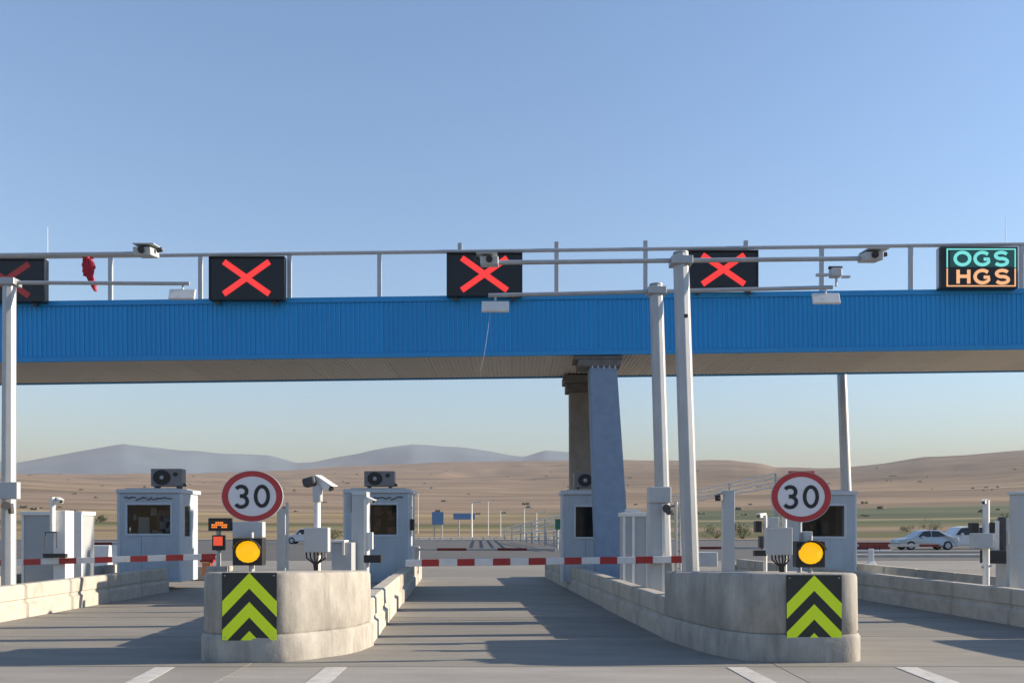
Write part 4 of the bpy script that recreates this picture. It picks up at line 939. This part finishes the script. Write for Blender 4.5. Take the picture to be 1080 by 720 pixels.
# ------------------------------------------------------------------ cars
def car(label, X, Y, ln, wd, hgt, mat, prof, roofp, wheel_r):
    root = thing('parked_car', label, 'car', (X, Y, 0), 'cars parked beyond the plaza')
    # side profile (0..1 along, 0..1 up); nose towards -X, body narrows above the belt line
    def body(pts, y_in, name, m_, parent=root, bev=0.05):
        n = len(pts); vs = []
        for s_, ins in ((0, None), (1, None)):
            for u, v in pts:
                k = max(0.0, (v - 0.55)) * y_in
                vs.append((X + u * ln, Y + (k if s_ == 0 else wd - k), v * hgt))
        fs = [tuple(range(n)), tuple(reversed(range(n, 2 * n)))] + [(i, n + i, n + (i + 1) % n, (i + 1) % n) for i in range(n)]
        return MB().add(vs, fs).build(name, m_, parent, bev)
    body(prof, 0.5, 'body', mat)
    for poly in roofp:
        n = len(poly); vs = []
        for yy, sg in ((0, -1),):
            for u, v in poly: vs.append((X + u * ln, Y + max(0, v - 0.55) * 0.5 - 0.012, v * hgt))
            for u, v in poly: vs.append((X + u * ln, Y + max(0, v - 0.55) * 0.5 + 0.02, v * hgt))
        MB().add(vs, [tuple(range(n)), tuple(reversed(range(n, 2 * n)))] + [(i, n + i, n + (i + 1) % n, (i + 1) % n) for i in range(n)]).build('side_window', car_g, root)
    for u in (0.19, 0.80):
        for yy in (0.0, wd - 0.2):
            c = Vector((X + u * ln, Y + yy - 0.01, wheel_r)); wh = MB().tube(c, c + Vector((0, 0.22, 0)), wheel_r, n=20).build('wheel', tyre_m, root, 0.02)
            MB().tube(c + Vector((0, -0.012, 0)), c + Vector((0, 0.0, 0)), wheel_r * 0.62, n=16).build('rim', steel_p, wh)
    for yy in (0.12, wd - 0.37): MB().box(X - 0.02 + prof[1][0] * ln, X + 0.1 + prof[1][0] * ln, Y + yy, Y + yy + 0.25, hgt * 0.40, hgt * 0.50).build('headlight', lamp_g, root, 0.02)
    MB().box(X + 0.36 * ln, X + 0.36 * ln + 0.16, Y - 0.14, Y - 0.01, hgt * 0.62, hgt * 0.70).build('mirror', mat, root, 0.02)
sedan = [(0.02, 0.18), (0.0, 0.36), (0.03, 0.52), (0.25, 0.63), (0.40, 0.95), (0.52, 1.0), (0.68, 0.98), (0.86, 0.68), (0.98, 0.64), (1.0, 0.40), (0.98, 0.18)]
sed_w = [[(0.31, 0.66), (0.415, 0.92), (0.53, 0.95), (0.53, 0.66)], [(0.55, 0.66), (0.55, 0.95), (0.67, 0.93), (0.78, 0.69)]]
suv = [(0.02, 0.16), (0.0, 0.36), (0.02, 0.52), (0.24, 0.60), (0.37, 0.96), (0.5, 1.0), (0.9, 0.99), (0.98, 0.62), (1.0, 0.40), (0.98, 0.16)]
suv_w = [[(0.29, 0.62), (0.385, 0.92), (0.53, 0.95), (0.53, 0.62)], [(0.55, 0.62), (0.55, 0.95), (0.74, 0.95), (0.74, 0.62)], [(0.76, 0.62), (0.76, 0.95), (0.89, 0.94), (0.94, 0.64)]]
car('silver saloon car parked beyond the plaza at the right', PX(949, 62), 62, 4.1, 1.7, 1.38, car_s, sedan, sed_w, 0.31)
car('white estate car parked behind the silver saloon, partly hidden by posts', PX(987, 64.5), 64.5, 4.9, 1.8, 1.62, car_w, suv, suv_w, 0.34)
car('small white car far beyond the plaza, between the pillar and the camera pole', PX(299, 84), 84, 3.9, 1.7, 1.45, car_w, suv, suv_w, 0.31)

# ------------------------------------------------------------------ shrubs
def shrub(px, Y, h, wd, label, seed):
    zg = ground_z(Y, math.atan2(PX(px, Y), Y)); X = PX(px, Y); rr = random.Random(seed)
    root = thing('shrub', label, 'shrub', (X, Y, zg), 'shrubs by the far road')
    m_ = MB()
    for k in range(5):
        a = rr.uniform(0, 6.28); m_.tube((X, Y, zg - 0.1), (X + math.cos(a) * wd * 0.3, Y + math.sin(a) * wd * 0.3, zg + h * 0.6), 0.06, 0.02, 5)
    m_.build('stem', bark, root)
    m_ = MB(); cl_ = [(rr.uniform(-0.32, 0.32) * wd, rr.uniform(-0.3, 0.3) * wd, h * rr.uniform(0.3, 0.78), rr.uniform(0.14, 0.26) * wd) for _ in range(9)]
    for k in range(700):
        cx, cy, cz, r = cl_[rr.randrange(9)]
        d = Vector((rr.gauss(0, 1), rr.gauss(0, 1), rr.gauss(0, 0.8))).normalized() * r * rr.uniform(0.5, 1.1)
        p = Vector((X + cx, Y + cy, zg + max(0.1, cz + d.z))) + Vector((d.x, d.y, 0)); s_ = rr.uniform(0.06, 0.13) * max(1, h / 2)
        u = Vector((rr.gauss(0, 1), rr.gauss(0, 1), rr.gauss(0, 1))).normalized(); v = u.orthogonal().normalized()
        m_.add([p - u * s_, p + v * s_ * 0.5, p + u * s_, p - v * s_ * 0.5], [(0, 1, 2, 3)])
    m_.build('foliage', leaf, root)
shrub(783, 120, 2.6, 3.6, 'dark shrub right of the square pillar beside the tall masts', 1)
shrub(982, 170, 2.4, 5.0, 'dark shrub standing in the field above the parked cars', 2)
shrub(958, 175, 1.4, 3.0, 'smaller shrub left of the one above the parked cars', 3)
shrub(1065, 118, 3.4, 3.6, 'bush behind the reader column at the right edge', 4)
shrub(755, 125, 1.8, 4.0, 'low shrub between the tall masts and the square pillar', 5)
shrub(106, 260, 3.2, 3.6, 'dark shrub in the dry field left of the left booth', 6)
shrub(352, 116, 1.5, 3.0, 'low shrub beyond the plaza right of the camera pole', 7)

# scattered scrub on the slopes: nobody could count it
rr = random.Random(11); m_ = MB()
for k in range(150):
    d = 10 ** rr.uniform(2.55, 3.42); th = rr.uniform(-R(34), R(34)); s_ = rr.uniform(0.4, 1.1) * (1 + d / 1300)
    X, Y_ = d * math.sin(th), d * math.cos(th); zg = ground_z(d, th)
    for j in range(3):
        c = Vector((X + rr.uniform(-1, 1) * s_ * 1.4, Y_ + rr.uniform(-1, 1) * s_, zg + s_ * 0.2)); n = 6
        ring0 = [c + Vector((math.cos(6.283 * i / n) * s_ * rr.uniform(0.7, 1.3), math.sin(6.283 * i / n) * s_, 0)) for i in range(n)]
        ring1 = [c + Vector((math.cos(6.283 * i / n) * s_ * rr.uniform(0.4, 0.9), math.sin(6.283 * i / n) * s_ * 0.7, s_ * rr.uniform(0.5, 0.8))) for i in range(n)]
        m_.add(ring0 + ring1 + [c + Vector((0, 0, s_))], [(i, (i + 1) % n, n + (i + 1) % n, n + i) for i in range(n)] + [(n + i, n + (i + 1) % n, 2 * n) for i in range(n)])
o = m_.build('scrub', scrub_m, smooth=True); tag(o, 'low dark scrub dotted over the dry hill slopes', 'scrub', kind='stuff')

# ------------------------------------------------------------------ haze
hm = bpy.data.materials.new('haze_air'); hm.use_nodes = True
nt = hm.node_tree; nt.nodes.remove(nt.nodes['Principled BSDF'])
pv = nd(nt, 'ShaderNodeVolumePrincipled'); pv.inputs['Color'].default_value = (0.24, 0.275, 0.33, 1); pv.inputs['Density'].default_value = 1.65e-4; pv.inputs['Absorption Color'].default_value = (0.16, 0.06, 0.0, 1)
pv.inputs['Anisotropy'].default_value = 0.0
nt.links.new(pv.outputs[0], nt.nodes['Material Output'].inputs['Volume'])
o = MB().box(-11500, 11500, -11500, 11500, -2.5, 830).build('haze', hm); tag(o, 'thin pale blue haze over the plain', 'haze', kind='stuff')
